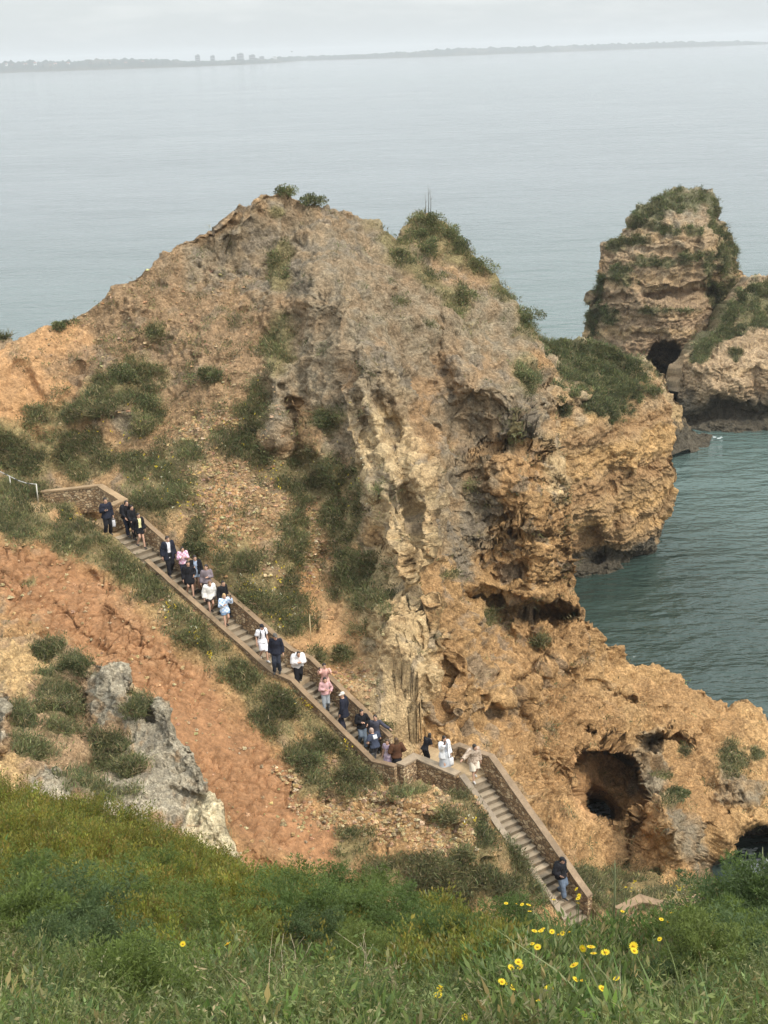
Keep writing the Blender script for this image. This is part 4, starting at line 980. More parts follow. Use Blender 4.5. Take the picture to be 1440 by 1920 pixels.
def person(foot, yaw, label, h=1.70, legs='stand', arms=('down', 'down'), lean=0.0, nod=0.2, turn=0.0, top=None, top_len='long', hem=0.0, under=None,
           bottom=None, bottom_len='long', shoes=(0.05, 0.05, 0.05), hair=(0.02, 0.015, 0.012), hair_len=0.0, cap=None, skin=SKIN_C, loose=1.0, skirt=None, hood=False, extra=None, width=1.0):
    S = h / 1.72
    cy, sy = math.cos(yaw), math.sin(yaw)
    def W(v):           # local (right, forward, up) to world
        v = np.asarray(v, float) * S
        return np.array([foot[0] + v[..., 0] * cy - v[..., 1] * sy, foot[1] + v[..., 0] * sy + v[..., 1] * cy, foot[2] + v[..., 2]]).T if v.ndim > 1 else np.array([foot[0] + v[0] * cy - v[1] * sy, foot[1] + v[0] * sy + v[1] * cy, foot[2] + v[2]])
    (rf, ru), (lf, lu) = LEG[legs]
    drop = min(ru, lu, 0) * 0.45
    pel = np.array([0, 0.0, 0.93 + drop])
    def tr(v):          # torso frame: leans forward about the pelvis
        v = np.asarray(v, float); d = v - [0, 0, 0.93]
        return pel + np.array([d[0], d[1] * math.cos(lean) + d[2] * math.sin(lean), d[2] * math.cos(lean) - d[1] * math.sin(lean)])
    chest, neckb = tr([0, 0.0, 1.28]), tr([0, -0.01, 1.45])
    hd = tr([0, 0.015, 1.60]); hd[1] += 0.05 * nod; hd[2] -= 0.03 * nod
    hf = np.array([math.sin(turn), math.cos(turn), 0]); hr = np.array([math.cos(turn), -math.sin(turn), 0])
    J = {}
    for sd, (ff, fu), arm in ((1, (rf, ru), arms[0]), (-1, (lf, lu), arms[1])):
        hip = pel + [0.088 * sd, 0, -0.03]; ank = np.array([0.10 * sd * (1.35 if legs == 'wide' else 1), ff, fu + 0.075])
        d = ank - hip; L = np.linalg.norm(d); a = 0.43; bb = 0.44
        if L > 0.865: ank = hip + d / L * 0.865; d = ank - hip; L = 0.865
        off = math.sqrt(max(0.0004, ((a + bb) / 2) ** 2 - (L / 2) ** 2)); knee = (hip + ank) / 2 + np.array([0.0, 1.0, 0.15]) * off
        sh = tr([0.175 * sd * width, -0.01, 1.40]); e, wv = ARM[arm]
        el = sh + np.array([e[0] * sd, e[1], e[2]]); wr = sh + np.array([wv[0] * sd, wv[1], wv[2]])
        J[sd] = dict(hip=hip, knee=knee, ank=ank, sh=sh, el=el, wr=wr)
    R_, F_, U_ = np.array([1, 0, 0.]), np.array([0, math.cos(lean), -math.sin(lean)]), np.array([0, math.sin(lean), math.cos(lean)])
    def torso(m, g, z0=0.88, z1=1.46, flare=0.0):
        prof = [(0.84, 0.145, 0.105), (0.93, 0.155, 0.115), (1.05, 0.130, 0.098), (1.15, 0.132, 0.10), (1.27, 0.155, 0.115), (1.36, 0.165, 0.105), (1.42, 0.14, 0.085), (1.465, 0.07, 0.065)]
        zs = np.linspace(z0, z1, 9); rings = []
        for z in zs:
            rx = np.interp(z, [q[0] for q in prof], [q[1] for q in prof]) * width; ry = np.interp(z, [q[0] for q in prof], [q[2] for q in prof])
            k = max(0.0, (1.05 - z)) * flare
            rings.append((tr([0, 0, z]), R_ * (rx + g + k), F_ * (ry + g + k)))
        m.loft(rings, 16)
    def limb(m, pts, rad, g=0.0):
        pts = np.asarray(pts, float); t = np.linspace(0, len(pts) - 1, 4 * (len(pts) - 1) + 1)
        q = np.stack([np.interp(t, np.arange(len(pts)), pts[:, k]) for k in range(3)], 1); r = np.interp(t, np.arange(len(pts)), rad) + g
        m.tube(q, r, 9)
    # body
    root = empty('person', foot, label, 'person')
    m = MB(); torso(m, 0.0, 0.86)
    for sd in (1, -1):
        j = J[sd]
        limb(m, [j['hip'] + [0, 0, 0.03], j['knee'], j['ank']], [0.085, 0.055, 0.038])
        m.tube([j['ank'] + [0, -0.05, -0.035], j['ank'] + [0.005 * sd, 0.05, -0.04], j['ank'] + [0.01 * sd, 0.16, -0.05]], [0.035, 0.04, 0.025], 8)
        limb(m, [j['sh'], j['el'], j['wr']], [0.052, 0.040, 0.026])
        m.ball(j['sh'], 0.055, 8)
        fd = j['wr'] - j['el']; fd /= np.linalg.norm(fd)
        m.tube([j['wr'], j['wr'] + fd * 0.05, j['wr'] + fd * 0.09], [0.026, 0.034, 0.03], 8)
    m.tube([neckb - [0, 0, 0.03], hd - [0, 0, 0.07]], [0.056, 0.052], 9)
    hp = [(-0.125, 0.028, 0.03, 0.045), (-0.105, 0.048, 0.055, 0.03), (-0.06, 0.064, 0.082, 0.008), (0.0, 0.075, 0.095, 0.0), (0.05, 0.074, 0.096, -0.004), (0.09, 0.055, 0.075, -0.006), (0.118, 0.02, 0.03, -0.008)]
    m.loft([(hd + hf * o + [0, 0, z], hr * rx, hf * ry) for z, rx, ry, o in hp], 14)
    for sd in (1, -1): m.ball(hd + hr * 0.074 * sd + [0, 0, -0.01], (0.012, 0.02, 0.03), 6)
    m.tube([hd + hf * 0.088 + [0, 0, 0.01], hd + hf * 0.112 + [0, 0, -0.028], hd + hf * 0.09 + [0, 0, -0.036]], [0.008, 0.015, 0.012], 6)
    V, Fc, _ = m.arrays(); V, Fc = remesh(V, Fc, 0.017, 2)
    mm = MB(); mm.V.append(V); mm.C.append(np.tile(skin, (len(V), 1))); mm.n = len(V)
    for f in Fc: (mm.Q if f.shape[1] == 4 else mm.T).append(f)
    for sd, arm in ((1, arms[0]), (-1, arms[1])):
        j = J[sd]; fd = j['wr'] - j['el']; fd /= np.linalg.norm(fd)
        wd = np.array([0, 1.0, 0.0]) - fd * fd[1]; wd /= np.linalg.norm(wd); pn = np.cross(fd, wd) * sd
        if pn[0] * sd > 0: pn = -pn
        curl = 0.9 if arm in ('phone', 'raised', 'rail', 'fold') else 0.4
        pb_ = j['wr'] + fd * 0.085
        for k, (o, L) in enumerate(((-0.024, 0.062), (-0.008, 0.078), (0.008, 0.082), (0.024, 0.074))):
            a0 = pb_ + wd * o; a1 = a0 + fd * L * 0.5 + pn * L * 0.15; a2 = a1 + (fd * math.cos(curl) + pn * math.sin(curl)) * L * 0.3; a3 = a2 + (fd * math.cos(2 * curl) + pn * math.sin(2 * curl)) * L * 0.25
            mm.tube([a0 - fd * 0.015, a1, a2, a3], [0.0095, 0.009, 0.008, 0.006], 6, skin)
        t0 = j['wr'] + fd * 0.03 + wd * 0.028; mm.tube([t0, t0 + wd * 0.022 + fd * 0.025 + pn * 0.012, t0 + wd * 0.022 + fd * 0.055 + pn * 0.025], [0.012, 0.010, 0.007], 6, skin)
    for sd in (1, -1): mm.ball(hd + hf * 0.088 + hr * 0.03 * sd + [0, 0, 0.012], (0.011, 0.009, 0.007), 6, (0.02, 0.015, 0.012))
    mm.tube([hd + hf * 0.092 + hr * -0.022 + [0, 0, -0.062], hd + hf * 0.098 + [0, 0, -0.064], hd + hf * 0.092 + hr * 0.022 + [0, 0, -0.062]], [0.004, 0.007, 0.004], 6, (0.35, 0.13, 0.11))
    V, Fc, Cc = mm.arrays(); mk('body', W(V), Fc, M_SKIN, root, col=Cc)

    def garment(name, shapes, col, vox=0.024, mat=M_CLOTH, cut=None, sm=3):
        m = MB(); shapes(m); V, Fc, _ = m.arrays(); V, Fc = remesh(V, Fc, vox, sm)
        V = V + 0.012 * np.stack([gnoise(V * 9 + foot[0]), gnoise(V * 9 + 7 + foot[0]), gnoise(V * 7 + 31)], 1)
        if cut is not None:
            Fc = [f[~cut(V[f].mean(1))] for f in Fc]; Fc = [f for f in Fc if len(f)]
        c = col(V) if callable(col) else np.tile(np.asarray(col, float), (len(V), 1))
        return mk(name, W(V), Fc, mat, root, col=c)
    g = 0.026 * loose
    def trousers(ln):
        def f(m):
            torso(m, g * 0.9, 0.84, 1.02)
            for sd in (1, -1):
                j = J[sd]; e = j['ank'] + [0, 0, 0.02] if ln == 'long' else j['knee'] + (j['ank'] - j['knee']) * 0.05 if ln == 'knee' else j['hip'] + (j['knee'] - j['hip']) * 0.55
                if ln == 'long': limb(m, [j['hip'] + [0, 0, 0.04], j['knee'], e], [0.09, 0.062, 0.055], g * 0.8)
                else: limb(m, [j['hip'] + [0, 0, 0.04], e], [0.092, 0.085], g)
        return f
    if bottom is not None: garment('trousers' if bottom_len == 'long' else 'shorts', trousers(bottom_len), bottom)
    if skirt:
        col, zlen, fl = skirt
        def sk(m):
            zs = np.linspace(1.02, zlen, 8)
            m.loft([(tr([0, 0, max(z, 0.86)]) if z > 0.86 else np.array([pel[0], pel[1] + 0.02 * (0.86 - z), z + drop]), np.array([0.15 + g + (1.02 - z) * fl, 0, 0]), np.array([0, 0.115 + g + (1.02 - z) * fl, 0])) for z in zs], 18)
        garment('skirt', sk, col)
    def shirt(gg, ln, z0, fl=0.25):
        def f(m):
            torso(m, gg, z0, 1.465, fl)
            for sd in (1, -1):
                j = J[sd]; m.ball(j['sh'], 0.058 + gg, 8)
                if ln == 'long': limb(m, [j['sh'], j['el'], j['wr'] - (j['wr'] - j['el']) * 0.04], [0.058, 0.050, 0.040], gg)
                elif ln == 'short': limb(m, [j['sh'], j['sh'] + (j['el'] - j['sh']) * 0.72], [0.060, 0.060], gg)
            if hood: m.tube([tr([-0.10, -0.06, 1.44]), tr([-0.05, -0.12, 1.45]), tr([0.05, -0.12, 1.45]), tr([0.10, -0.06, 1.44])], [0.04, 0.055, 0.055, 0.04], 8)
        return f
    if under is not None:
        garment('shirt', shirt(0.014, 'short', 0.86 + hem, 0.1), under)
        garment('jacket', shirt(0.014 + g, top_len, 0.82 + hem), top, cut=lambda c: (np.abs(c[:, 0]) < 0.075) & (c[:, 1] > (c[:, 2] - 0.93) * math.tan(lean) + 0.02))
    elif top is not None:
        garment('top' if top_len != 'long' else 'jacket', shirt(g, top_len, 0.86 + hem), top)
    for sd in (1, -1):
        a = J[sd]['ank']; m = MB(); m.tube([a + [0, -0.065, -0.035], a + [0, 0.03, -0.03], a + [0.01 * sd, 0.13, -0.045], a + [0.012 * sd, 0.185, -0.05]], [0.038, 0.046, 0.038, 0.022], 9)
        V, Fc, _ = m.arrays(); mk('shoe', W(V), Fc, M_CLOTH, root, col=np.tile(shoes, (len(V), 1)))
    if hair is not None:
        def hr_(m):
            m.loft([(hd - hf * (0.018 + 0.02 * (z < 0.02)) + [0, 0, z], hr * rx, hf * ry) for z, rx, ry in ((-0.08, 0.055, 0.05), (-0.04, 0.074, 0.075), (0.02, 0.086, 0.098), (0.07, 0.083, 0.104), (0.115, 0.058, 0.075), (0.135, 0.02, 0.03))], 14)
            if hair_len > 0:
                q = hd - hf * 0.06
                m.loft([(q + [0, 0, 0.03], hr * 0.088, hf * 0.06), (q + [0, 0, -0.08], hr * 0.10, hf * 0.055), (tr([0, -0.10, 1.45 - hair_len * 0.5]), R_ * 0.10, F_ * 0.04), (tr([0, -0.11, 1.46 - hair_len]), R_ * 0.06, F_ * 0.025)], 12)
        garment('hair', hr_, hair, 0.02, M_HAIR, sm=1)
    if cap is not None:
        def cp(m):
            m.loft([(hd - hf * 0.004 + [0, 0, z], hr * rx, hf * ry) for z, rx, ry in ((0.03, 0.094, 0.112), (0.08, 0.092, 0.110), (0.125, 0.07, 0.085), (0.15, 0.025, 0.03))], 14)
            m.loft([(hd + hf * 0.09 + [0, 0, 0.035], hr * 0.07, hf * 0.04), (hd + hf * 0.13 + [0, 0, 0.045], hr * 0.072, hf * 0.055), (hd + hf * 0.13 + [0, 0, 0.06], hr * 0.07, hf * 0.05)], 12)
        garment('cap', cp, cap, 0.02, sm=1)
    return root, W, J, tr

def held_phone(W, J, sd, label):
    j = J[sd]; fd = j['wr'] - j['el']; fd /= np.linalg.norm(fd); c = j['wr'] + fd * 0.12
    root = empty('phone', W(c), label, 'phone')
    m = MB(); u = W(c + [0.038, 0, 0]) - W(c); v = W(c + [0, 0.0, 0.078]) - W(c); n = W(c + [0, 0.005, 0]) - W(c)
    m.box(W(c), u, n, v, (0.02, 0.02, 0.025)); m.build('case', M_PAINT, root)
    m = MB(); m.box(W(c + [0.018, 0.007, 0.05]), u * 0.35, n * 0.4, v * 0.18, (0.06, 0.06, 0.07)); m.build('camera_bump', M_PAINT, root)
def backpack(W, tr, col, label, front_straps=True, size=1.0):
    root = empty('backpack', W(tr([0, -0.2, 1.0])), label, 'backpack')
    m = MB()
    m.loft([(tr([0, -0.20, z]), np.array([rx * size, 0, 0]), np.array([0, ry * size, 0])) for z, rx, ry in ((0.98, 0.10, 0.05), (1.02, 0.15, 0.085), (1.15, 0.16, 0.10), (1.30, 0.15, 0.09), (1.40, 0.11, 0.06), (1.43, 0.05, 0.03))], 16)
    V, Fc, _ = m.arrays(); mk('pack', W(V), Fc, M_CLOTH, root, col=np.tile(col, (len(V), 1)))
    m = MB(); m.loft([(tr([0, -0.275, z]), np.array([rx, 0, 0]), np.array([0, 0.04, 0])) for z, rx in ((1.02, 0.08), (1.06, 0.11), (1.18, 0.11), (1.21, 0.08))], 12)
    V, Fc, _ = m.arrays(); mk('pocket', W(V), Fc, M_CLOTH, root, col=np.tile(np.array(col) * 0.8, (len(V), 1)))
    for sd in (1, -1):
        m = MB(); pts = [tr([0.10 * sd, -0.14, 1.40]), tr([0.105 * sd, -0.04, 1.485]), tr([0.105 * sd, 0.09, 1.42]), tr([0.11 * sd, 0.155, 1.28]), tr([0.13 * sd, 0.13, 1.12]), tr([0.15 * sd, -0.05, 1.05])]
        m.tube(pts, 0.022, 6); V, Fc, _ = m.arrays(); mk('strap', W(V), Fc, M_CLOTH, root, col=np.tile(np.array(col) * 0.7, (len(V), 1)))
def hand_bag(W, J, sd, col, label, drop=0.34, w=0.17, hgt=0.36):
    j = J[sd]; c = j['wr'] + np.array([0.0, 0.0, -0.08])
    root = empty('bag', W(c - [0, 0, drop]), label, 'bag')
    m = MB(); m.loft([(c + [0, 0, -0.14 - hgt * t], np.array([w * q, 0, 0]), np.array([0, 0.045 * q, 0])) for t, q in ((0, 0.8), (0.3, 0.92), (0.75, 1.0), (1.0, 0.9))], 14)
    V, Fc, _ = m.arrays(); mk('pouch', W(V), Fc, M_CLOTH, root, col=np.tile(col, (len(V), 1)))
    for s2 in (-1, 1):
        m = MB(); m.tube([c + [w * 0.5, 0.02 * s2, -0.15], c + [w * 0.2, 0.015 * s2, -0.02], c + [-w * 0.2, 0.015 * s2, -0.02], c + [-w * 0.5, 0.02 * s2, -0.15]], 0.008, 6)
        V, Fc, _ = m.arrays(); mk('handle', W(V), Fc, M_CLOTH, root, col=np.tile(np.array(col) * 0.85, (len(V), 1)))

def on_path(path, px, lat):
    """foot point on a stair path under photo column px, lat metres towards the hill side"""
    q = densify(offset_line(path, lat), 0.02); x_, _ = proj(q)
    return q[int(np.argmin(np.abs(x_ - px)))]
def on_land(px, py):
    return PZ(px, py, Z_LAND + 0.005)
def dirv(path, i):
    d = path[i + 1] - path[i]; return math.atan2(d[1], d[0]) - math.pi / 2
YU, YM, YL = dirv(C_UP, 1), dirv(C_UP, 3), dirv(C_LO, 0)
def snap(path, px, lat):
    q = on_path(path, px, lat); return q + [0, 0, 0.02]
NAVY = (0.018, 0.020, 0.032); BLACK = (0.014, 0.014, 0.017); WHITE = (0.72, 0.72, 0.74); DENIM = (0.10, 0.14, 0.20); BROWN_H = (0.06, 0.035, 0.02)
def two_tone(a, b, fz):
    return lambda V: np.where((gnoise(V * fz) > 0.0)[:, None], np.asarray(a, float), np.asarray(b, float))
def stripes(a, b, f):
    return lambda V: np.where((np.sin(V[:, 2] * f) * np.sin(V[:, 0] * f) > 0.0)[:, None], np.asarray(a, float), np.asarray(b, float))

# upper flight, from the top down
r, W, J, tr = person(snap(C_UP, 203, -0.62) + [0, 0, -0.02], YU - 0.35, 'person in dark navy coat and black trousers topmost on the stairs, by the block wall', 1.78, 'wide', ('phone', 'down'), top=NAVY, bottom=BLACK, hem=-0.05, loose=1.5)
held_phone(W, J, 1, 'dark phone held at chest by the topmost person in navy')
hand_bag(W, J, -1, (0.62, 0.62, 0.66), 'pale grey bag hanging at the side of the topmost person', w=0.1, hgt=0.3)
r, W, J, tr = person(snap(C_UP, 238, 0.12), YU, 'person in black jacket and dark trousers with a black backpack, second from the top', 1.72, 'stepR', ('fwd', 'down'), lean=0.12, nod=1.2, top=BLACK, bottom=NAVY, loose=1.3)
backpack(W, tr, (0.02, 0.02, 0.024), 'black backpack worn by the second person from the top')
person(snap(C_UP, 264, 0.12), YU - 0.2, 'person in open black jacket, cropped pale yellow top and black shorts', 1.64, 'stepL', ('back', 'down'), top=BLACK, under=(0.72, 0.68, 0.36), hem=0.08, bottom=BLACK, bottom_len='short', hair_len=0.15)
r, W, J, tr = person(snap(C_UP, 250, 0.25) + [0, 0, 0], YU, 'person all in black half hidden behind the one in the pale yellow top', 1.6, 'stepR', ('fwd', 'down'), top=BLACK, bottom=BLACK, nod=1.0)
person(snap(C_UP, 319, 0.05), YU - 0.35, 'tall person in open black jacket over long white shirt with black trousers', 1.84, 'stepR', ('down', 'down'), top=NAVY, under=(0.76, 0.74, 0.78), hem=-0.10, bottom=BLACK, loose=1.5, hair=(0.03, 0.02, 0.015))
person(snap(C_UP, 346, 0.38), YU - 0.5, 'person in pink and white plaid shirt behind the one in a black dress', 1.62, 'stepR', ('phone', 'phone'), top=stripes((0.62, 0.28, 0.42), (0.75, 0.62, 0.68), 38), bottom=(0.03, 0.03, 0.05), hair_len=0.2, nod=1.0)
person(snap(C_UP, 357, -0.12), YU - 0.5, 'bare legged person in short black dress and black bag crossing the stairs', 1.66, 'stepL', ('down', 'hip'), top=BLACK, hem=-0.16, skirt=((0.02, 0.018, 0.02), 0.62, 0.12), hair_len=0.3, loose=1.7, hair=(0.03, 0.018, 0.012))
person(snap(C_UP, 370, 0.36), YU - 0.7, 'slim person with long dark hair, black jacket and pale blue shorts by the parapet', 1.70, 'stand', ('phone', 'down'), top=BLACK, under=(0.35, 0.42, 0.55), bottom=(0.36, 0.44, 0.55), bottom_len='short', hair_len=0.28, nod=0.6)
person(snap(C_UP, 391, 0.38), YU - 0.6, 'person in grey mauve sweater with dark bobbed hair beside the parapet', 1.68, 'stand', ('down', 'fold'), top=(0.20, 0.165, 0.18), bottom=(0.06, 0.06, 0.07), hair_len=0.08, turn=0.5)
person(snap(C_UP, 395, -0.1), YU - 0.4, 'person in loose white jacket with light brown hair and bare legs', 1.62, 'stepR', ('down', 'down'), lean=0.12, nod=1.4, top=(0.72, 0.70, 0.66), hem=-0.06, bottom=(0.05, 0.04, 0.04), bottom_len='short', hair=(0.16, 0.09, 0.05), hair_len=0.12, loose=2.2, width=1.1)
person(snap(C_UP, 421, 0.36), YU, 'person in black top behind the blonde one in pale blue', 1.68, 'stepL', ('down', 'down'), top=BLACK, bottom=BLACK, nod=1.0, width=1.1)
r, W, J, tr = person(snap(C_UP, 424, -0.12), YU - 0.4, 'blonde person in pale blue plaid shirt and denim shorts lifting a phone', 1.62, 'stepR', ('phone', 'raised'), top=stripes((0.34, 0.47, 0.68), (0.70, 0.76, 0.84), 34), hem=-0.04, bottom=(0.20, 0.30, 0.45), bottom_len='short', hair=(0.45, 0.30, 0.14), hair_len=0.22, loose=1.6, nod=0.8)
held_phone(W, J, -1, 'phone raised by the blonde person in pale blue')
# bend
r, W, J, tr = person(snap(C_UP, 494, -0.1), YU - 0.3, 'person in white tee and white shorts with black backpack straps and a dark cap', 1.68, 'stepL', ('down', 'down'), top=(0.74, 0.74, 0.78), top_len='short', bottom=(0.68, 0.68, 0.73), bottom_len='knee', cap=(0.02, 0.02, 0.025), loose=1.5, nod=0.7, shoes=(0.5, 0.5, 0.5))
backpack(W, tr, (0.018, 0.018, 0.022), 'black backpack worn over the white tee at the bend of the stairs')
q = on_path(NU_, 520, 0.0)
person(q + [0, 0, 0.004], YU - 0.9, 'tall person in navy jacket, dark jeans and cap standing on the outer coping', 1.80, 'stand', ('down', 'down'), top=NAVY, hem=-0.04, bottom=(0.03, 0.035, 0.05), cap=(0.10, 0.095, 0.085), nod=1.0, turn=-0.5, loose=1.2)
person(snap(C_UP, 560, -0.05), YM - 0.6, 'person in baggy white hooded sweatshirt leaning forward below the bend', 1.66, 'stepR', ('fold', 'fold'), lean=0.35, nod=1.5, top=(0.74, 0.72, 0.72), hem=-0.03, bottom=BLACK, hood=True, loose=2.4, hair_len=0.06, width=1.1)
# middle flight
r, W, J, tr = person(snap(C_UP, 611, 0.36), YM - 0.9, 'person in pale pink top raising a phone towards the cliff, dark hair tied up', 1.66, 'stand', ('raised', 'raised'), top=(0.62, 0.36, 0.31), top_len='short', bottom=(0.28, 0.26, 0.26), turn=-0.4)
held_phone(W, J, 1, 'phone raised by the person in pale pink facing the cliff')
person(snap(C_UP, 612, -0.12), YM - 0.7, 'person in dusty pink top and grey jeans with long dark hair in the middle flight', 1.64, 'stepR', ('fold', 'hip'), top=(0.55, 0.33, 0.33), hem=0.05, bottom=(0.27, 0.29, 0.31), hair_len=0.24, loose=0.9, nod=0.5)
person(snap(C_UP, 646, -0.1), YM + math.pi + 0.3, 'person in long navy coat and pale grey cap climbing the middle flight', 1.74, 'stand', ('down', 'down'), top=NAVY, hem=-0.18, bottom=(0.03, 0.03, 0.045), cap=(0.55, 0.51, 0.46), nod=0.3, turn=-1.2, loose=1.6)
person(snap(C_UP, 680, 0.1), YM - 0.7, 'person in black jacket and faded blue jeans with long black hair', 1.72, 'stepL', ('fold', 'hip'), top=BLACK, hem=0.0, bottom=(0.13, 0.16, 0.20), hair_len=0.34, nod=0.8, loose=1.2)
r, W, J, tr = person(snap(C_UP, 706, 0.42), YM - 0.9, 'dark haired person reaching an arm out to the inner parapet', 1.7, 'stand', ('down', 'rail'), top=(0.06, 0.06, 0.08), bottom=BLACK)
r, W, J, tr = person(snap(C_UP, 704, -0.1), YM + math.pi - 0.2, 'grey haired person in dark blue tee and grey trousers with a white back patch', 1.66, 'stepR', ('hip', 'hip'), lean=0.2, nod=1.2, top=lambda V: np.where(((np.abs(V[:, 0]) < 0.09) & (V[:, 2] > 1.22) & (V[:, 2] < 1.38) & (V[:, 1] < 0.02))[:, None], [0.65, 0.66, 0.68], [0.045, 0.055, 0.085]), top_len='short', bottom=(0.10, 0.10, 0.105), hair=(0.42, 0.30, 0.24), width=1.15, loose=1.6)
person(on_land(729, 1452), 2.6, 'person in lilac floral dress half hidden beside the brown haired one', 1.58, 'stand', ('down', 'down'), top=two_tone((0.30, 0.22, 0.33), (0.48, 0.40, 0.42), 22), top_len='short', skirt=(two_tone((0.30, 0.22, 0.33), (0.48, 0.40, 0.42), 22), 0.35, 0.16), hair=BROWN_H, hair_len=0.1)
person(on_land(745, 1454), 0.3, 'person with brown hair in brown sweater and black skirt, at the corner of the landing', 1.68, 'stand', ('hip', 'hip'), top=(0.085, 0.04, 0.022), bottom=None, skirt=(BLACK, 0.50, 0.08), hair=(0.075, 0.042, 0.02), hair_len=0.26, loose=1.6, width=1.1)
# lower landing
person(on_land(797, 1437), -0.9, 'person with dark hair and black top in sunglasses looking over the landing wall', 1.48, 'stand', ('fold', 'phone'), lean=0.45, top=BLACK, top_len='short', bottom=BLACK, nod=0.6, turn=-0.6, hair_len=0.1)
r, W, J, tr = person(on_land(834, 1451), -2.6, 'person in white cardigan and pale grey long skirt with long black hair, on the landing', 1.70, 'stand', ('raised', 'down'), top=(0.72, 0.73, 0.75), under=(0.30, 0.32, 0.36), hem=-0.05, skirt=((0.42, 0.44, 0.47), 0.12, 0.10), hair_len=0.32, loose=1.4)
hand_bag(W, J, -1, (0.74, 0.75, 0.76), 'white tote bag carried by the person in the white cardigan', w=0.16)
held_phone(W, J, 1, 'dark phone lifted by the person in the white cardigan')
# lowest flight
person(snap(C_LO, 878, 0.0), YL - 0.3, 'person in beige patterned shirt and cream shorts starting down the lowest flight', 1.66, 'stepR', ('rail', 'down'), nod=1.5, lean=0.1, top=two_tone((0.50, 0.40, 0.31), (0.33, 0.25, 0.19), 16), hem=-0.12, bottom=(0.62, 0.55, 0.45), bottom_len='knee', loose=2.0, shoes=(0.5, 0.48, 0.45), turn=-0.6)
r, W, J, tr = person(snap(C_LO, 1051, 0.12), YL + 0.2, 'person in black puffy jacket and blue jeans near the foot of the stairs', 1.72, 'stepR', ('hip', 'down'), nod=1.0, top=BLACK, hem=-0.02, bottom=(0.12, 0.155, 0.21), cap=(0.02, 0.02, 0.022), loose=2.4, width=1.15)
backpack(W, tr, (0.02, 0.02, 0.022), 'black backpack on the person nearest the foot of the stairs')
# ------------------------------------------------------------------ plants
def rand_dirs(n, up=0.0):
    v = rng.normal(size=(n, 3)); v[:, 2] = v[:, 2] + up; v /= np.linalg.norm(v, axis=1)[:, None]; return v
def quads_from(c, ax, ln, side, wd):
    """leaf quads (diamond): base c, direction ax*ln, half width wd along side"""
    m = c + ax * (ln * 0.45)[:, None]
    V = np.stack([c, m + side * wd[:, None], c + ax * ln[:, None], m - side * wd[:, None]], 1)
    return V.reshape(-1, 3), np.arange(len(c) * 4).reshape(-1, 4)
def perp(ax):
    r = rng.normal(size=ax.shape); s = np.cross(ax, r); return s / (np.linalg.norm(s, axis=1)[:, None] + 1e-9)

class Cover:
    def __init__(s): s.V = []; s.Q = []; s.C = []; s.n = 0
    def add(s, V, Q, C):
        s.V.append(V); s.Q.append(Q + s.n); s.C.append(np.clip(C, 0.004, 0.95)); s.n += len(V)
    def leaves(s, c, ax, ln, wd, col):
        V, Q = quads_from(c, ax, ln, perp(ax), wd); s.add(V, Q, np.repeat(col, 4, 0))
    def blades(s, c, ax, ln, wd, bend, col):
        """curved grass blades of three segments"""
        n = len(c); sd = perp(ax); dn = rng.normal(size=(n, 3)); dn[:, 2] = -0.6
        t = np.array([0, 0.35, 0.7, 1.0]); rows = []
        for k, tt in enumerate(t):
            q = c + ax * (ln * tt)[:, None] + dn * (ln * bend * tt * tt)[:, None]
            w = wd * (1 - 0.92 * tt ** 1.5); rows += [q - sd * w[:, None], q + sd * w[:, None]]
        V = np.stack(rows, 1).reshape(-1, 3); b = np.arange(n)[:, None] * 8
        Q = np.concatenate([b + np.array([2 * k, 2 * k + 1, 2 * k + 3, 2 * k + 2]) for k in range(3)])
        s.add(V, Q, np.repeat(col, 8, 0))
    def stamp(s, tpl, pos, yaw, scl, mul, tilt=None):
        """copies of a template (V,Q,C) at many places"""
        V, Q, C = tpl; n = len(pos); c, d = np.cos(yaw), np.sin(yaw)
        X = V[None, :, 0] * c[:, None] - V[None, :, 1] * d[:, None]; Y = V[None, :, 0] * d[:, None] + V[None, :, 1] * c[:, None]; Z = np.repeat(V[None, :, 2], n, 0)
        W = np.stack([X, Y, Z], -1)
        if tilt is not None: W[..., :2] += tilt[:, None, :] * W[..., 2:3]
        W = W * scl[:, None, None] + pos[:, None, :]
        s.add(W.reshape(-1, 3), (Q[None] + (np.arange(n) * len(V))[:, None, None]).reshape(-1, 4), (C[None] * mul[:, None, :]).reshape(-1, 3))
    def build(s, name, mat=None, parent=None, loc=None):
        V = np.concatenate(s.V)
        return mk(name, V, np.concatenate(s.Q), mat or M_LEAF, parent, loc, np.concatenate(s.C), smooth=False)

def colmix(n, cols, wts, jit=0.22):
    cols = np.asarray(cols, float); k = rng.choice(len(cols), n, p=np.array(wts) / np.sum(wts))
    return cols[k] * (1 + jit * rng.normal(size=(n, 1))) * (1 + 0.07 * rng.normal(size=(n, 3)))
GREENS = [(0.100, 0.115, 0.050), (0.140, 0.150, 0.064), (0.185, 0.178, 0.080), (0.24, 0.205, 0.105), (0.32, 0.25, 0.135)]

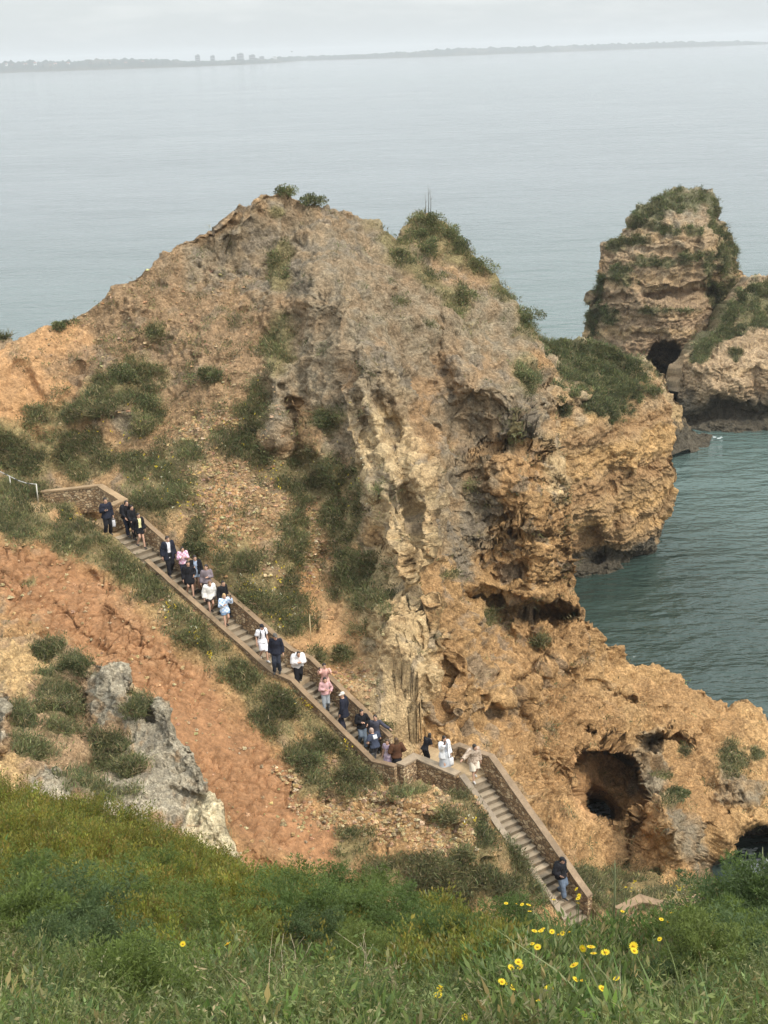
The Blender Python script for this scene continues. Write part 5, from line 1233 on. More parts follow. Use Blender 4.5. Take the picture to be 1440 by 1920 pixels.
# scrub and grass on the slopes: a mass nobody could count
def scatter(P_, N_, wgt, n, tuft=7, size=(0.10, 0.22), wid=(0.013, 0.028), cols=(4, 4, 3, 1.5, 0.6), grassy=0.5, patch=0.5):
    wgt = np.clip(wgt, 0, 1) ** 1.6; wgt = np.where(wgt > 0.03, wgt, 0)
    cl = 0.38 + 1.5 * gnoise(np.asarray(P_, np.float32) * 0.9 + 77) + 0.5 * gnoise(np.asarray(P_, np.float32) * 2.6 + 7); wgt = wgt * np.clip(cl, 0.03, 1.4)
    idx = rng.choice(len(P_), n, p=wgt / wgt.sum())
    base = P_[idx]; nn = N_[idx]; nn = nn * np.sign((nn * (CAM - base)).sum(1))[:, None]
    cv = Cover(); tone = colmix(n, GREENS, cols, 0.2) * (1 + 0.45 * gnoise(base.astype(np.float32) * 0.5 + 3))[:, None]
    k = np.repeat(np.arange(n), tuft); m = len(k)
    up = np.array([0, 0, 1.0]) * 0.9 + nn[k] * 0.8 + rng.normal(size=(m, 3)) * 0.62; up /= np.linalg.norm(up, axis=1)[:, None]
    c = base[k] + rng.normal(size=(m, 3)) * [0.13, 0.13, 0.06] + nn[k] * rng.random((m, 1)) * 0.16
    ln = rng.uniform(*size, m) * (0.6 + 0.8 * rng.random(n))[k]; wd = rng.uniform(*wid, m)
    cc = np.clip(tone, 0.01, 1)[k] * (1 + 0.18 * rng.normal(size=(m, 1)))
    g = rng.random(n)[k] < grassy
    cv.blades(c[g], up[g], ln[g] * 1.5, wd[g] * 0.6, 0.35, cc[g]); cv.leaves(c[~g], up[~g], ln[~g] * 0.8, wd[~g] * 1.2, cc[~g])
    return cv
_vw = np.where(_front, VEG, 0) * sst(0.80, 1.25, near_stair)
_vw = _vw * (fx > -150)
cv = scatter(T_P, T_N, _vw + 0.10 * np.where(_front, sst(0.0, 0.5, n_mid) * (1 - RED), 0) * sst(0.5, 0.9, near_stair), 36000, 7, cols=(3, 4, 4, 2.2, 1.0))
tag(cv.build('ground_cover', loc=(0, 60, 0)), kind='stuff')
_sw = np.where(_front, np.clip(0.5 * TANH + 0.35 * sst(0.1, 0.5, n_mid) + 0.15 - RED, 0, 1) * (TPX.ravel() > -20), 0)
cv = scatter(T_P, T_N, _sw * 0.7, 5200, 5, (0.10, 0.24), (0.015, 0.03), (2, 2, 3, 4, 4), 0.7)
tag(cv.build('dry_grass', loc=(0, 60, 0)), kind='stuff')
for nm, P_, N_, V_, n, sz in (('scrub', PR_P, PR_N, PR_V, 9000, (0.18, 0.40)), ('scrub', ST_P, ST_N, ST_V, 7000, (0.18, 0.42)), ('scrub', RS_P, RS_N, RS_V, 6000, (0.18, 0.42)), ('scrub', LK_P, LK_N, LK_V, 700, (0.3, 0.6)), ('ground_cover', OC_P, OC_N, OC_V, 5200, (0.09, 0.22))):
    vv = np.zeros(len(P_)); vv[:len(V_)] = V_
    cv = scatter(P_, N_, vv, n, 6, sz, (sz[0] * 0.13, sz[0] * 0.22), (6, 5, 2, 0.6, 0.2) if nm == 'scrub' else (3, 4, 3, 1, 0.8), 0.25 if nm == 'scrub' else 0.5)
    tag(cv.build(nm, loc=(0, float(P_[:, 1].mean()), 0)), kind='stuff')
# pale stones lying on the bank and slopes
def stones(P_, wgt, n, rad):
    wgt = np.clip(wgt, 0, 1); idx = rng.choice(len(P_), n, p=wgt / wgt.sum()); V = []; Q = []
    th = np.linspace(0, 2 * np.pi, 6, endpoint=False); tv = np.concatenate([[[0, 0, -0.5]], np.c_[np.cos(th), np.sin(th), np.full(6, 0.0)], np.c_[0.55 * np.cos(th + 0.3), 0.55 * np.sin(th + 0.3), np.full(6, 0.6)], [[0, 0, 0.72]]])
    tq = np.array([[1 + k, 1 + (k + 1) % 6, 7 + (k + 1) % 6, 7 + k] for k in range(6)]); tt = np.array([[13, 7 + k, 7 + (k + 1) % 6] for k in range(6)])
    r = rad * (0.4 + rng.random(n) ** 2 * 1.4)
    W = (tv[None] * (1 + 0.25 * rng.normal(size=(n, len(tv), 1)))) * r[:, None, None] * np.array([1, 1, 0.8]) + P_[idx][:, None, :]
    off = (np.arange(n) * len(tv))[:, None, None]
    c = np.repeat(colmix(n, [(0.42, 0.29, 0.15), (0.37, 0.24, 0.12), (0.30, 0.21, 0.12), (0.48, 0.37, 0.22)], (3, 3, 2, 1.2), 0.12), len(tv), 0)
    return W.reshape(-1, 3), [(tq[None] + off).reshape(-1, 4), (tt[None] + off).reshape(-1, 3)], c
_st = np.where(_front, blobs(fx, fy, [(680,1490,130,80,15),(860,1540,70,70),(640,1300,60,50),(350,1150,60,40,35),(850,1480,50,30),(560,1010,60,90),(420,880,90,120),(620,1440,60,40)], w1) * (1 - VEG) + 0.05 * TANH + 0.03 * RED, 0) * sst(0.75, 1.3, near_stair)
V, Fc, Cc = stones(T_P, _st, 8000, 0.07)
tag(mk('rubble', V, Fc, M_ROCK, loc=(0, 55, 0), col=Cc, smooth=False), kind='stuff')

# small yellow wild flowers on the slopes
fw = Cover()
for px, py, rx, ry, n in ((500,1110,45,22,46),(535,1160,26,20,26),(318,1138,12,12,14),(372,1192,12,14,30),(395,1230,8,8,10),(655,1395,18,12,18),(572,1320,14,10,16),(300,890,50,45,34),(350,950,30,40,20),(215,820,60,40,20),(520,890,45,30,20),(1285,1668,26,8,36),(60,1345,10,22,14),(70,1400,20,8,16),(45,1395,10,10,8),(545,1085,40,30,16),(670,900,30,60,14),(1180,1665,30,12,8),(880,1540,12,14,10),(150,965,60,20,10),(460,800,30,60,14)):
    for _ in range(n):
        i = surf(px + rng.normal() * rx * 0.6, py + rng.normal() * ry * 0.6)
        c = T_P[i] + np.array([0, -0.12, 0.16 + 0.12 * rng.random()]); m = 3
        ax = rand_dirs(m, 0.5); fw.leaves(np.repeat(c[None], m, 0), ax, np.full(m, 0.075), np.full(m, 0.03), np.tile([0.72, 0.55, 0.05] if rng.random() < 0.8 else [0.7, 0.68, 0.5], (m, 1)))
tag(fw.build('wildflowers', M_PETAL, loc=(0, 60, 0)), kind='stuff')

# separate bushes
def bush(p, r, label, flat=0.8, cols=(5, 4, 2, 0.5, 0.1), n=1500, leaf=0.10, name='bush', cat='bush', group=None):
    p = np.asarray(p, float); root = empty(name, p, label, cat, group)
    lob = [(rng.normal(size=3) * [0.45, 0.35, 0.22] * r, r * rng.uniform(0.4, 0.72)) for _ in range(8)]
    cv = Cover(); k = rng.integers(0, len(lob), n); dd = rand_dirs(n, 0.25); rr = rng.random(n) ** 0.38
    c = p + np.array([0, 0, r * 0.42 * flat]) + np.array([lob[i][0] for i in k]) * [1, 1, flat] + dd * (np.array([lob[i][1] for i in k]) * rr)[:, None] * [1, 1, flat]
    ax = dd + rng.normal(size=(n, 3)) * 0.6 + [0, 0, 0.35]; ax /= np.linalg.norm(ax, axis=1)[:, None]
    lobtone = (1 + 0.28 * rng.normal(size=len(lob)))[k][:, None]
    cv.leaves(c, ax, rng.uniform(0.7, 1.4, n) * leaf, rng.uniform(0.22, 0.36, n) * leaf, colmix(n, GREENS, cols, 0.2) * np.clip(lobtone, 0.5, 1.6))
    cv.build('foliage', None, root)
    m = MB()
    for i in range(6):
        q = p + lob[i][0] * [1, 1, flat] + [0, 0, r * 0.4]; m.tube([p - [0, 0, 0.15], p * 0.6 + q * 0.4 + rng.normal(size=3) * 0.04 * r, q], [0.03 * r + 0.012, 0.022 * r + 0.008, 0.008], 5, (0.10, 0.075, 0.05))
    V, Fc, Cc = m.arrays(); mk('stems', V, Fc, M_WOOD, root, col=Cc)
    return root
def tpos(px, py, back=0.0): return T_P[surf(px, py)] + [0, back, 0]
for px, py, r, lab, kw in (
 (543,368,0.62,'dark rounded bush on the bare summit, left of its smaller neighbour',{}),(581,382,0.60,'lighter green bush leaning off the summit edge, right of the dark one',{}),
 (782,440,0.55,'bush at the left foot of the green second peak',{}),(803,424,0.75,'tallest bush crowning the green second peak',{}),(838,440,0.75,'broad bush on the right shoulder of the second peak',{}),(800,468,0.75,'dark round bush below the crown of the second peak',{}),(868,466,0.7,'small bush edging the skyline right of the second peak',{}),
 (900,505,0.8,'bush on the skyline halfway down from the second peak',{}),(985,600,0.85,'bush on the steep edge just above the promontory',{}),(745,480,0.5,'greyish bush in the saddle between the two peaks',{'cols':(3,3,2,2,0.6)}),(865,566,0.75,'grey brown bush in the gully under the second peak',{'cols':(3,3,2,2,1)}),
 (122,608,0.5,'small dark bush on the low left ridge against the sea',{'flat':0.6}),(388,712,0.5,'lone dark bush on the tan hillside left of the grey crag',{}),(276,760,0.8,'bush beside the pale boulder outcrop on the left slope',{}),(235,712,0.85,'wide bush above the pale boulder outcrop',{}),
 (726,1372,0.62,'rounded bush behind the inner parapet at the lower landing',{'n':2200,'leaf':0.075}),(372,1030,0.45,'dark oval bush on the slope above the upper stairs',{}),(572,1428,0.6,'bush on the bank under the middle flight, left one',{'leaf':0.08}),(668,1462,0.6,'bush just below the outer wall near the landing corner',{'leaf':0.08,'cols':(3,4,3,2,0.5)}),
 (1262,1492,0.45,'small green tuft on top of the grey boulder beside the cave',{'flat':0.6}),(1372,1430,0.6,'brownish bush on the cliff above the right cave',{'cols':(2,3,3,2,1)}),(612,796,0.6,'bush in the hollow of the brown crag',{}),(985,712,0.6,'bush on the ledge of the grey overhang',{})):
    bush(tpos(px, py), r, lab, **kw)
def ocpos(px, py):
    x_, y_ = proj(OC_P); return OC_P[int(np.argmin(np.hypot(x_ - px, y_ - py)))]
for px, py, r, lab, kw in ((92,1226,0.42,'soft green shrub at the top left of the grey spur',{}),(150,1252,0.42,'darker green shrub touching the grey spur tip',{}),(105,1330,0.6,'dry grey brown shrub in the hollow left of the grey spur',{'cols':(1,2,2,3,2)}),(205,1404,0.42,'low green shrub in the middle of the grey spur',{'flat':0.6}),(32,1352,0.4,'dark green shrub beside the far left rock edge',{}),(275,1324,0.2,'olive tuft in the notch of the grey spur',{'cols':(1,2,4,2,1)})):
    bush(ocpos(px, py), r, lab, n=2200, leaf=0.055, **kw)
# thin dead stalks on the second peak
r_ = empty('dead_stalk', tpos(806, 410), 'thin bare stalks rising above the bush on the second peak', 'dead stalk')
for dx, hh in ((0.0, 1.35), (0.12, 1.0), (-0.18, 0.8)):
    m = MB(); b0 = tpos(806, 410) + [dx, 0, 0.3]; m.tube([b0, b0 + [0.03, 0, hh * 0.6], b0 + [0.01, 0, hh + 0.4]], [0.022, 0.016, 0.006], 5, (0.10, 0.09, 0.07))
    m.tube([b0 + [0.02, 0, hh * 0.8], b0 + [0.14, 0, hh * 1.05]], [0.012, 0.005], 5, (0.10, 0.09, 0.07)); V, Fc, Cc = m.arrays(); mk('stalk', V, Fc, M_WOOD, r_, col=Cc)

# wooden stake on the slope, rope fence at the far left, boat in the cave
q = T_P[surf(584, 1197)]; r_ = empty('wooden_stake', q, 'thin pale wooden stake standing alone on the slope above the stairs', 'stake')
m = MB(); m.tube([q - [0, 0, 0.3], q + [0.0, 0, 1.16]], [0.024, 0.02], 7, (0.50, 0.38, 0.22)); V, Fc, Cc = m.arrays(); mk('post', V, Fc, M_WOOD, r_, col=Cc)
m = MB(); m.tube([q + [0, 0, 1.16], q + [0.0, 0, 1.20]], [0.024, 0.012], 7, (0.62, 0.5, 0.33)); V, Fc, Cc = m.arrays(); mk('tip', V, Fc, M_WOOD, r_, col=Cc)
fp = [P(-14, 878, 64.5), P(4, 886, 64.2), P(18, 893, 64.0), P(34, 901, 63.8), P(50, 906, 63.6), P(68, 908, 63.4)]
r_ = empty('rope_fence', fp[2] - [0, 0, 0.9], 'low white and black railing running out of frame at the far left above the landing', 'fence')
for k in range(len(fp) - 1):
    for j in range(3):
        a_, b_ = fp[k] + (fp[k + 1] - fp[k]) * j / 3, fp[k] + (fp[k + 1] - fp[k]) * (j + 1) / 3
        m = MB(); m.tube([a_, b_], 0.022, 7, (0.40, 0.38, 0.34) if (k * 3 + j) % 4 else (0.05, 0.05, 0.05)); V, Fc, Cc = m.arrays(); mk('rail', V, Fc, M_PAINT, r_, col=Cc)
for k in (0, 2, 5):
    m = MB(); m.tube([fp[k] - [0, 0, 0.9], fp[k] + [0, 0, 0.02]], 0.03, 7, (0.55, 0.52, 0.45)); V, Fc, Cc = m.arrays(); mk('post', V, Fc, M_PAINT, r_, col=Cc)
bc = PZ(1424, 1636, 1.9); bc[2] = 0
r_ = empty('boat', bc, 'small boat with a white canopy frame floating by the right cave', 'boat')
m = MB(); rg = []
for t, w_, z0 in ((-2.2, 0.75, 0.02), (-1, 0.85, 0.0), (0.5, 0.82, 0.0), (1.6, 0.5, 0.06), (2.3, 0.08, 0.2)): rg.append((bc + [0, t, 0.25 + z0], np.array([w_, 0, 0]), np.array([0, 0, 0.38])))
m.loft(rg, 16, (0.16, 0.17, 0.18)); V, Fc, Cc = m.arrays(); mk('hull', V, Fc, M_PAINT, r_, col=Cc)
for sx in (-0.62, 0.62):
    for sy in (-1.2, 0.9):
        m = MB(); m.tube([bc + [sx, sy, 0.5], bc + [sx, sy, 1.88]], 0.025, 6, (0.75, 0.75, 0.75)); V, Fc, Cc = m.arrays(); mk('pole', V, Fc, M_PAINT, r_, col=Cc)
m = MB(); m.loft([(bc + [0, t, 1.9 + 0.05 * math.cos(t)], np.array([0.62, 0, 0]), np.array([0, 0, 0.05])) for t in (-1.4, -0.7, 0, 0.6, 1.1)], 12, (0.13, 0.14, 0.15)); V, Fc, Cc = m.arrays(); mk('canopy', V, Fc, M_PAINT, r_, col=Cc)
m = MB(); m.tube([bc + [-0.64, 1.2, 1.86], bc + [-0.64, -1.45, 1.88], bc + [0.64, -1.45, 1.88], bc + [0.64, 1.2, 1.86]], 0.04, 6, (0.75, 0.76, 0.76)); V, Fc, Cc = m.arrays(); mk('canopy_rim', V, Fc, M_PAINT, r_, col=Cc)
m = MB(); m.box(bc + [0, -0.3, 0.66], (0.6, 0, 0), (0, 0.16, 0), (0, 0, 0.03), (0.35, 0.25, 0.15)); m.box(bc + [0, 0.7, 0.66], (0.5, 0, 0), (0, 0.16, 0), (0, 0, 0.03), (0.35, 0.25, 0.15)); m.build('bench', M_PAINT, r_)

# ------------------------------------------------------------------ near bank
bN = np.zeros((len(B_P), 3)) + [0, 0, 1]
bi = np.where(B_front & (bfx > -420) & (bfx < 1800) & (bfy < 2140))[0]
wb = fbm(np.stack([bfx / 60, bfy / 40, bfx * 0], 1)[bi], 4) * 0.6
FEN = blobs(bfx[bi], bfy[bi], [(px_, py_ - 10, 50 * s_, 38 * s_) for px_, py_, s_ in ((30,1740,1.05),(150,1730,1.2),(225,1680,0.9),(365,1745,1),(350,1700,.8),(560,1745,1),(670,1720,1.1),(745,1740,.9),(270,1880,.8),(1385,1725,1.3),(1335,1780,1.0),(1420,1780,1),(90,1700,.8),(620,1690,.8),(700,1690,.8),(680,1780,.8),(1440,1700,1.2))], wb * 0.6)
OLV = blobs(bfx[bi], bfy[bi], [(-180,1560,260,120),(120,1560,300,95,10),(420,1650,230,70,18),(640,1700,150,48,12),(850,1775,120,60,22),(300,1680,260,60,12),(760,1740,60,40,20)], wb)
MEA = blobs(bfx[bi], bfy[bi], [(1010,1790,210,110),(1150,1740,150,40)], wb)
TWG = np.clip(blobs(bfx[bi], bfy[bi], [(-200,1900,260,240),(1650,1900,220,260),(700,2090,900,80),(200,1920,420,110,-4),(620,1930,300,90),(1380,1860,150,140),(40,1840,120,90)], wb), 0, 1)
OLV = OLV * (1 - 0.85 * FEN); MEA = MEA * (1 - 0.7 * FEN); TWG = TWG * (1 - 0.75 * FEN)
def pick(w, n):
    w = np.clip(w, 0, 1) ** 1.3; k = rng.choice(len(bi), n, p=w / w.sum()); q = B_P[bi[k]].copy(); q[:, :2] += rng.normal(size=(n, 2)) * 0.05; return q
def tpl_sprig(h, n, leaf, wl, c0, c1, spread=0.5):
    V = []; cv = Cover(); z = rng.random(n) ** 0.7 * h; ang = rng.random(n) * 6.283; out = rng.uniform(0.2, 1.0, n)
    c = np.stack([np.cos(ang) * 0.05 * h * spread * 4 * (z / h), np.sin(ang) * 0.05 * h * spread * 4 * (z / h), z], 1)
    ax = np.stack([np.cos(ang) * out, np.sin(ang) * out, np.full(n, 0.9)], 1); ax /= np.linalg.norm(ax, axis=1)[:, None]
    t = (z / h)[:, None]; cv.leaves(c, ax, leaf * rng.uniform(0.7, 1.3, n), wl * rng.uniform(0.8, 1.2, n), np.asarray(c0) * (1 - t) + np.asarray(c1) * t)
    return np.concatenate(cv.V), np.concatenate(cv.Q), np.concatenate(cv.C)
def stamp_many(cv, tpls, pos, smin, smax, cols, wts, lean=0.25):
    part = rng.integers(0, len(tpls), len(pos)); n_ = gnoise((pos * 1.1).astype(np.float32) + 5)
    for i, t in enumerate(tpls):
        q = pos[part == i]; n = len(q)
        if n: cv.stamp(t, q, rng.random(n) * 6.283, rng.uniform(smin, smax, n) * (1 + 0.35 * n_[part == i]), colmix(n, cols, wts, 0.16) * (1 + 0.35 * n_[part == i])[:, None], rng.normal(size=(n, 2)) * lean)
# olive green small-leaved scrub
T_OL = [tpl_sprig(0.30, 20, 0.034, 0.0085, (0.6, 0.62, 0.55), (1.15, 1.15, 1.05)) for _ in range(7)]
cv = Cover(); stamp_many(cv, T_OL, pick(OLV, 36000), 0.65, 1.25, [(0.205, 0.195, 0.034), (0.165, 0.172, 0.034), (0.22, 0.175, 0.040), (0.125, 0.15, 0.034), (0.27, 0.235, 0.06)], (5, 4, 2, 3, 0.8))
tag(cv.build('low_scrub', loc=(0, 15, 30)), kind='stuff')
# grey green twiggy plants
def tpl_twig(h, nst):
    cv = Cover()
    for _ in range(nst):
        d = rng.normal(size=3) * [0.45, 0.45, 0]; d[2] = 1; d /= np.linalg.norm(d); L = h * rng.uniform(0.6, 1.1)
        cv.blades(np.zeros((1, 3)), d[None], np.array([L]), np.array([0.0035]), 0.18, np.array([[0.8, 0.85, 0.6]]))
        n = 16; t = rng.uniform(0.25, 1, n); ax = rand_dirs(n, 0.6)
        cv.leaves(d[None] * (t * L)[:, None] + np.array([0, 0, -0.6]) * (0.18 * L * t * t)[:, None] * 0.5, ax, rng.uniform(0.018, 0.045, n), np.full(n, 0.0045), np.tile([1.0, 1.0, 1.0], (n, 1)) * rng.uniform(0.7, 1.25, (n, 1)))
    return np.concatenate(cv.V), np.concatenate(cv.Q), np.concatenate(cv.C)
T_TW = [tpl_twig(0.42, 7) for _ in range(6)]
cv = Cover(); stamp_many(cv, T_TW, pick(TWG + 0.10, 5600), 0.6, 1.1, [(0.15, 0.185, 0.062), (0.205, 0.225, 0.085), (0.10, 0.135, 0.042), (0.28, 0.26, 0.13)], (4, 3, 3, 1.4))
tag(cv.build('herb_cover', loc=(0, 8, 32)), kind='stuff')
# grass
cv = Cover(); q = pick(MEA * 0.9 + TWG * 0.45 + 0.10, 20000); n = len(q)
ax = rng.normal(size=(n, 3)) * 0.42; ax[:, 2] = 1; ax /= np.linalg.norm(ax, axis=1)[:, None]
dist = np.linalg.norm(q - CAM, axis=1)
cv.blades(q, ax, rng.uniform(0.14, 0.40, n), rng.uniform(0.002, 0.0048, n), 0.38, colmix(n, [(0.125, 0.17, 0.05), (0.18, 0.20, 0.066), (0.30, 0.26, 0.13), (0.09, 0.125, 0.036), (0.40, 0.35, 0.2)], (4, 3, 2.2, 3, 0.8)))
tag(cv.build('grass', loc=(0, 10, 31)), kind='stuff')
# leafy meadow herbs
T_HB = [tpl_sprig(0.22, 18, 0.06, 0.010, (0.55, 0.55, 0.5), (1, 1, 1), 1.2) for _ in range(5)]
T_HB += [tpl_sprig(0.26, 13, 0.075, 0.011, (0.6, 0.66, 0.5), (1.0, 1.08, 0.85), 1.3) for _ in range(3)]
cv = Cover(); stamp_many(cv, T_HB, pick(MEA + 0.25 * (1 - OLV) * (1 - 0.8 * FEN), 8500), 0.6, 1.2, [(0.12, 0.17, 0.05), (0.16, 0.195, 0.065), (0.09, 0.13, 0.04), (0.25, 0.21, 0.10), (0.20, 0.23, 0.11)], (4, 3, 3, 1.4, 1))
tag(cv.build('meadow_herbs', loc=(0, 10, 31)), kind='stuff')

# feathery fennel
def tpl_fennel(R, nfr, npin, nle):
    cv = Cover()
    for f in range(nfr):
        ft = rng.uniform(0.55, 1.4); az = rng.random() * 6.283; el = rng.uniform(0.35, 1.45); L = R * rng.uniform(0.75, 1.1)
        d0 = np.array([math.cos(az) * math.cos(el), math.sin(az) * math.cos(el), math.sin(el)]); out = np.array([math.cos(az), math.sin(az), -0.5])
        t = np.linspace(0.25, 1, npin); sp = d0[None] * (t * L)[:, None] + out[None] * (L * 0.28 * t ** 2.2)[:, None]
        side = np.cross(d0, [0, 0, 1.0]); side /= np.linalg.norm(side) + 1e-6
        for s in (-1, 1):
            pl = L * 0.34 * np.sin(np.pi * (0.12 + 0.83 * t)) ; pd = side * s + d0 * 0.55 + rng.normal(size=(npin, 3)) * 0.22; pd /= np.linalg.norm(pd, axis=1)[:, None]
            u = np.tile(np.linspace(0.12, 1, nle), npin); k = np.repeat(np.arange(npin), nle)
            c = sp[k] + pd[k] * (pl[k] * u)[:, None]; ax = pd[k] * 0.7 + rand_dirs(len(k), 0.25) * 0.8; ax /= np.linalg.norm(ax, axis=1)[:, None]
            b = rng.uniform(0.8, 1.2, (len(k), 1))
            cv.leaves(c, ax, rng.uniform(0.025, 0.055, len(k)) * R / 0.5, np.full(len(k), 0.0052), b * ft * np.ones((1, 3)))
    return np.concatenate(cv.V), np.concatenate(cv.Q), np.concatenate(cv.C)
T_FE = [tpl_fennel(0.5, 30, 12, 9) for _ in range(4)]
FCOL = np.array([(0.105, 0.155, 0.042), (0.130, 0.175, 0.042), (0.090, 0.130, 0.048), (0.155, 0.195, 0.05)])
def fennel_at(px, py, s, lab):
    q = bank_at(px, py); t = T_FE[rng.integers(4)]; root = empty('fennel_plant', q, lab, 'fennel plant', 'feathery fennel plants on the near bank')
    c = Cover(); c.stamp(t, q[None] + [[0, 0, 0.16]], np.array([rng.random() * 6.28]), np.array([s * 1.1]), FCOL[rng.integers(4)][None] * 1.1); c.build('fronds', None, root)
    m = MB(); m.tube([q - [0, 0, 0.1], q + [0.01, 0.02, 0.22 * s]], [0.02, 0.012], 6, (0.10, 0.13, 0.05)); V, Fc, Cc = m.arrays(); mk('stem', V, Fc, M_WOOD, root, col=Cc)
for px, py, s, lab in ((30,1740,1.05,'bright feathery fennel at the left edge of the near bank'),(150,1730,1.2,'largest soft fennel mound low on the left of the near bank'),(225,1680,0.95,'dark fennel above the largest left mound'),(365,1745,1.0,'fennel just below the left pair of yellow flowers'),(350,1700,0.8,'light fennel in the middle of the olive scrub'),(560,1745,1.0,'fennel at the middle of the bank beside the bare dry twigs'),(670,1720,1.15,'big dark fennel under the red slope foot'),(745,1740,0.95,'fennel at the right end of the olive scrub'),(270,1880,0.8,'yellowish fennel in the herbs at lower left'),(1412,1722,1.15,'large fennel at the right edge of the bank below the boat'),(1335,1780,1.0,'dark fennel low on the right of the meadow flowers'),(1420,1780,1.05,'fennel low at the right edge of the bank'),(960,1755,0.8,'fennel carrying the yellow flower heads in front of the lowest flight')):
    fennel_at(px, py, s, lab)
cv = Cover(); fl = [(90,1700,0.9),(100,1790,0.8),(200,1770,0.9),(20,1680,0.8),(620,1690,0.85),(600,1760,0.8),(700,1690,0.8),(790,1760,0.8),(680,1780,0.8),(540,1700,0.7),(470,1760,0.7),(330,1800,0.7),(1375,1722,1.0),(1440,1700,1.2),(1350,1780,1.0),(1330,1820,0.9),(1270,1830,0.6),(920,1770,0.7),(300,1640,0.7),(130,1640,0.8),(60,1640,0.7),(760,1780,0.8),(840,1790,0.7),(500,1690,0.6)]
for px, py, s in fl: cv.stamp(T_FE[rng.integers(4)], bank_at(px, py)[None] + [[0, 0, 0.14]], np.array([rng.random() * 6.28]), np.array([s]), FCOL[rng.integers(4)][None])
tag(cv.build('feathery_undergrowth', loc=(0, 12, 31)), kind='stuff')

# yellow daisies
def daisy(px, py, label, group, d=0.052):
    bq = bank_at(px, py + 100); c = P(px, py, bq[1] - 0.02)
    if c[2] - bq[2] > 0.95: c[2] = bq[2] + 0.7
    root = empty('yellow_daisy', bq, label, 'daisy', group)
    til = rng.normal(size=3) * 0.40 + [0, -0.05, 1]; til /= np.linalg.norm(til); a = np.cross(til, [1, 0, 0.0]); a /= np.linalg.norm(a); b_ = np.cross(til, a)
    n = 14; th = np.arange(n) * 2 * np.pi / n; ax = np.cos(th)[:, None] * a + np.sin(th)[:, None] * b_ + til * 0.12; sd = -np.sin(th)[:, None] * a + np.cos(th)[:, None] * b_
    R = d / 2 * rng.uniform(0.85, 1.2); V, Q = quads_from(np.repeat(c[None], n, 0) + ax * R * 0.2, ax, np.full(n, R * 0.85), sd, np.full(n, R * 0.24))
    mk('petals', V, Q, M_PETAL, root, col=np.tile([0.80, 0.60, 0.03], (len(V), 1)), smooth=False)
    m = MB(); m.ball(c + til * 0.003, (R * 0.34, R * 0.34, R * 0.26), 8, (0.62, 0.36, 0.02)); V, Fc, Cc = m.arrays(); mk('disc', V, Fc, M_PETAL, root, col=Cc)
    m = MB(); m.tube([bq - [0, 0, 0.02], (bq + c) / 2 + rng.normal(size=3) * 0.015, c - til * 0.004], [0.0035, 0.003, 0.0025], 5, (0.10, 0.14, 0.05)); V, Fc, Cc = m.arrays(); mk('stem', V, Fc, M_LEAF, root, col=Cc)
for grp, lab, pts in (
 ('yellow daisies before the lowest flight', 'yellow daisy of the raised clump in front of the lowest stair flight', [(949,1694),(968,1695),(979,1696),(991,1697),(993,1709)]),
 ('yellow daisies at the stair foot', 'yellow daisy standing at the foot of the stairs by the person in puffy jacket', [(1081,1667),(1086,1679),(1084,1685),(1084,1694),(1038,1687)]),
 ('yellow daisies in the upper meadow', 'yellow daisy in the row across the upper meadow below the stair foot', [(1002,1746),(1014,1746),(1018,1742),(1035,1747),(1055,1750),(1047,1753),(1068,1748),(998,1770),(1008,1776)]),
 ('yellow daisies in the middle meadow', 'larger yellow daisy in the middle of the meadow left of the tall grass blades', [(1093,1778),(1108,1776),(1113,1788),(1135,1786),(1077,1810),(1188,1774),(1189,1783)]),
 ('yellow daisies in the lower meadow', 'yellow daisy low in the meadow left of the arching stems', [(958,1814),(976,1813),(972,1804),(941,1841),(953,1843),(962,1851),(1029,1854),(1011,1876)]),
 ('yellow daisies among the tall grass', 'yellow daisy half hidden among the tall grass at lower right', [(1080,1837),(1092,1839),(1156,1835),(1129,1854)]),
 ('yellow daisies by the peaked coping', 'yellow daisy beside the peaked coping at the right of the meadow', [(1167,1709),(1240,1724),(1251,1729),(1259,1712),(1237,1761),(1285,1699)]),
 ('yellow daisies at the bottom edge', 'yellow daisy near the bottom edge left of the meadow', [(821,1866),(825,1853),(871,1908)]),
 ('yellow daisies in the left scrub', 'lone yellow daisy of the pair in front of the olive scrub', [(343,1770),(427,1770)])):
    for px, py in pts: daisy(px, py, lab, grp, 0.055 if 'larger' in lab else 0.045)

# tall broad grass, arching stems, standing stalks, dry twigs
def blade_clump(px, py, n, L, w, label, spread=0.45, name='tall_grass', col=((0.14, 0.20, 0.065), (0.20, 0.25, 0.10), (0.34, 0.31, 0.18)), bend=0.35):
    q = bank_at(px, py); cv = Cover(); ax = rng.normal(size=(n, 3)) * spread; ax[:, 2] = 1; ax /= np.linalg.norm(ax, axis=1)[:, None]
    cv.blades(q + rng.normal(size=(n, 3)) * [0.07, 0.07, 0.01], ax, rng.uniform(0.55, 1.1, n) * L, rng.uniform(0.6, 1.2, n) * w, bend, colmix(n, col, (4, 3, 1), 0.12))
    o = cv.build(name, None, None, q); tag(o, label, 'grass clump'); return o
blade_clump(1190, 1925, 60, 0.80, 0.015, 'clump of long broad green blades at the lower right of the meadow')
blade_clump(1290, 1950, 44, 0.70, 0.012, 'clump of bright grass blades at the bottom edge right of the broad one')
blade_clump(1080, 1940, 40, 0.70, 0.009, 'clump of arching grass stems left of the broad blades')
blade_clump(480, 1905, 70, 0.50, 0.0055, 'straw coloured grass tuft in the herbs at bottom centre', 0.6, col=((0.36, 0.30, 0.17), (0.28, 0.24, 0.12), (0.20, 0.2, 0.1)))
blade_clump(900, 1950, 50, 0.55, 0.006, 'tuft of thin green grass at the bottom centre right of the straw tuft')
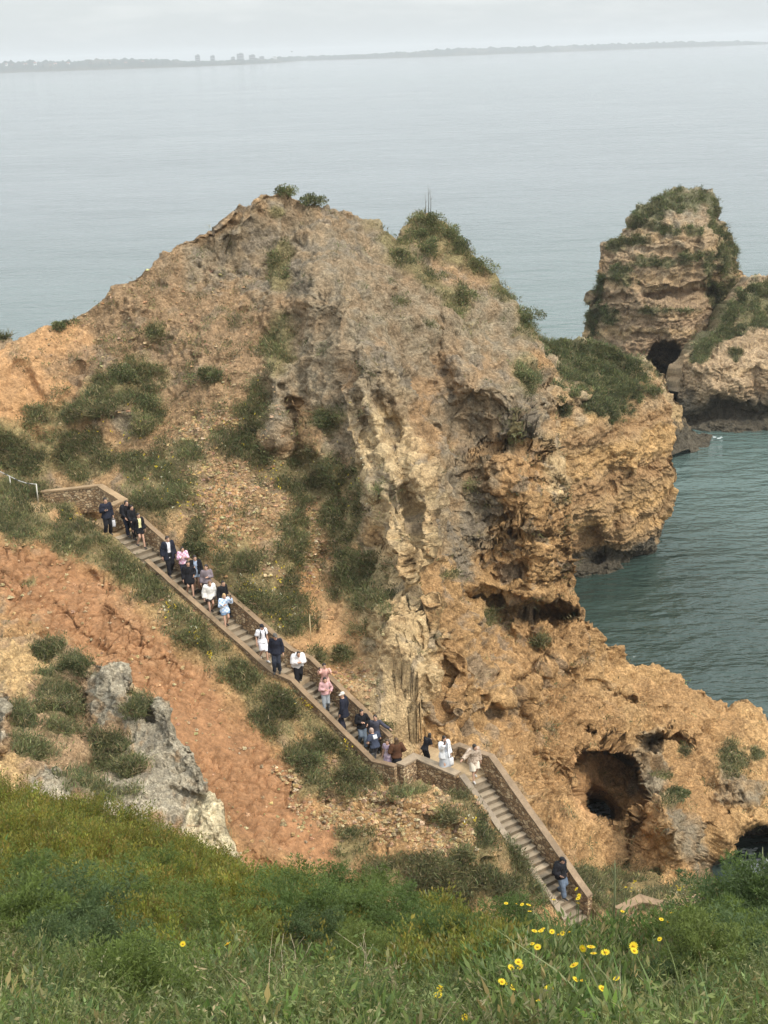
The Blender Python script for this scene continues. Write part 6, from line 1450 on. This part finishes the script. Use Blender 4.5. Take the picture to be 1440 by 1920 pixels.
blade_clump(120, 1950, 46, 0.5, 0.005, 'thin grey green grass tuft at the lower left corner', 0.5, col=((0.15, 0.18, 0.08), (0.22, 0.22, 0.12), (0.30, 0.27, 0.16)))
blade_clump(1400, 1930, 40, 0.5, 0.006, 'grass tuft in the grey green herbs at the lower right corner', 0.5)
def stalk(px, y0, y1, Y, label, lean=0.0, w=0.012):
    b0 = P(px, y1, Y); t0 = P(px + lean, y0, Y); root = empty('plant_stalk', b0, label, 'plant stalk')
    m = MB(); m.tube([b0 - [0, 0, 0.15], b0 * 0.6 + t0 * 0.4 + [0.006, 0, 0], b0 * 0.15 + t0 * 0.85, t0], [w, w * 0.9, w * 0.8, 0.002], 7, (0.19, 0.21, 0.11)); V, Fc, Cc = m.arrays(); mk('stem', V, Fc, M_WOOD, root, col=Cc)
    cv = Cover(); q = b0 * 0.3 + t0 * 0.7; ax = np.array([[-0.35, 0, 0.9], [0.3, -0.1, 0.95]]); cv.leaves(np.stack([q, q - [0, 0, 0.06]]), ax / np.linalg.norm(ax, axis=1)[:, None], np.array([0.12, 0.10]), np.array([0.010, 0.008]), np.tile([0.20, 0.22, 0.12], (2, 1))); cv.build('leaf', None, root)
stalk(1151, 1612, 1712, 13.3, 'upright grey green stalk standing right of the lowest flight', 2, 0.011)
stalk(1428, 1588, 1730, 11.6, 'tall green stalk at the right edge in front of the boat', 2, 0.012)
stalk(1416, 1648, 1720, 11.6, 'shorter bent stalk just left of the tall one at the right edge', -8, 0.006)
stalk(1022, 1650, 1700, 13.5, 'thin curved dry stem at the left foot of the lowest flight', -10, 0.006)
def twig(px, py, n, L, label):
    q = bank_at(px, py); root = empty('dry_twig', q, label, 'dry twigs')
    for k in range(n):
        d = rng.normal(size=3) * [0.6, 0.4, 0]; d[2] = 0.9; d /= np.linalg.norm(d); a_ = q; m = MB(); pts = [a_]
        for s in range(4): d = d + rng.normal(size=3) * 0.35; d /= np.linalg.norm(d); a_ = a_ + d * L / 4; pts.append(a_)
        m.tube(pts, [0.005, 0.0045, 0.0035, 0.003, 0.0015], 5, (0.34, 0.29, 0.19))
        for s in range(1, 4):
            e = pts[s] + rng.normal(size=3) * 0.07 + [0, 0, 0.05]; m.tube([pts[s], (pts[s] + e) / 2 + rng.normal(size=3) * 0.01, e], [0.003, 0.0025, 0.001], 5, (0.36, 0.31, 0.2))
        V, Fc, Cc = m.arrays(); mk('branch', V, Fc, M_WOOD, root, col=Cc)
twig(540, 1830, 7, 0.55, 'pale dry twigs sprawling over the fennel at bottom centre')
twig(690, 1810, 6, 0.5, 'bare dry twigs rising beside the dark fennel under the red slope')
twig(190, 1850, 4, 0.5, 'few thin dry stems standing in the herbs at lower left')
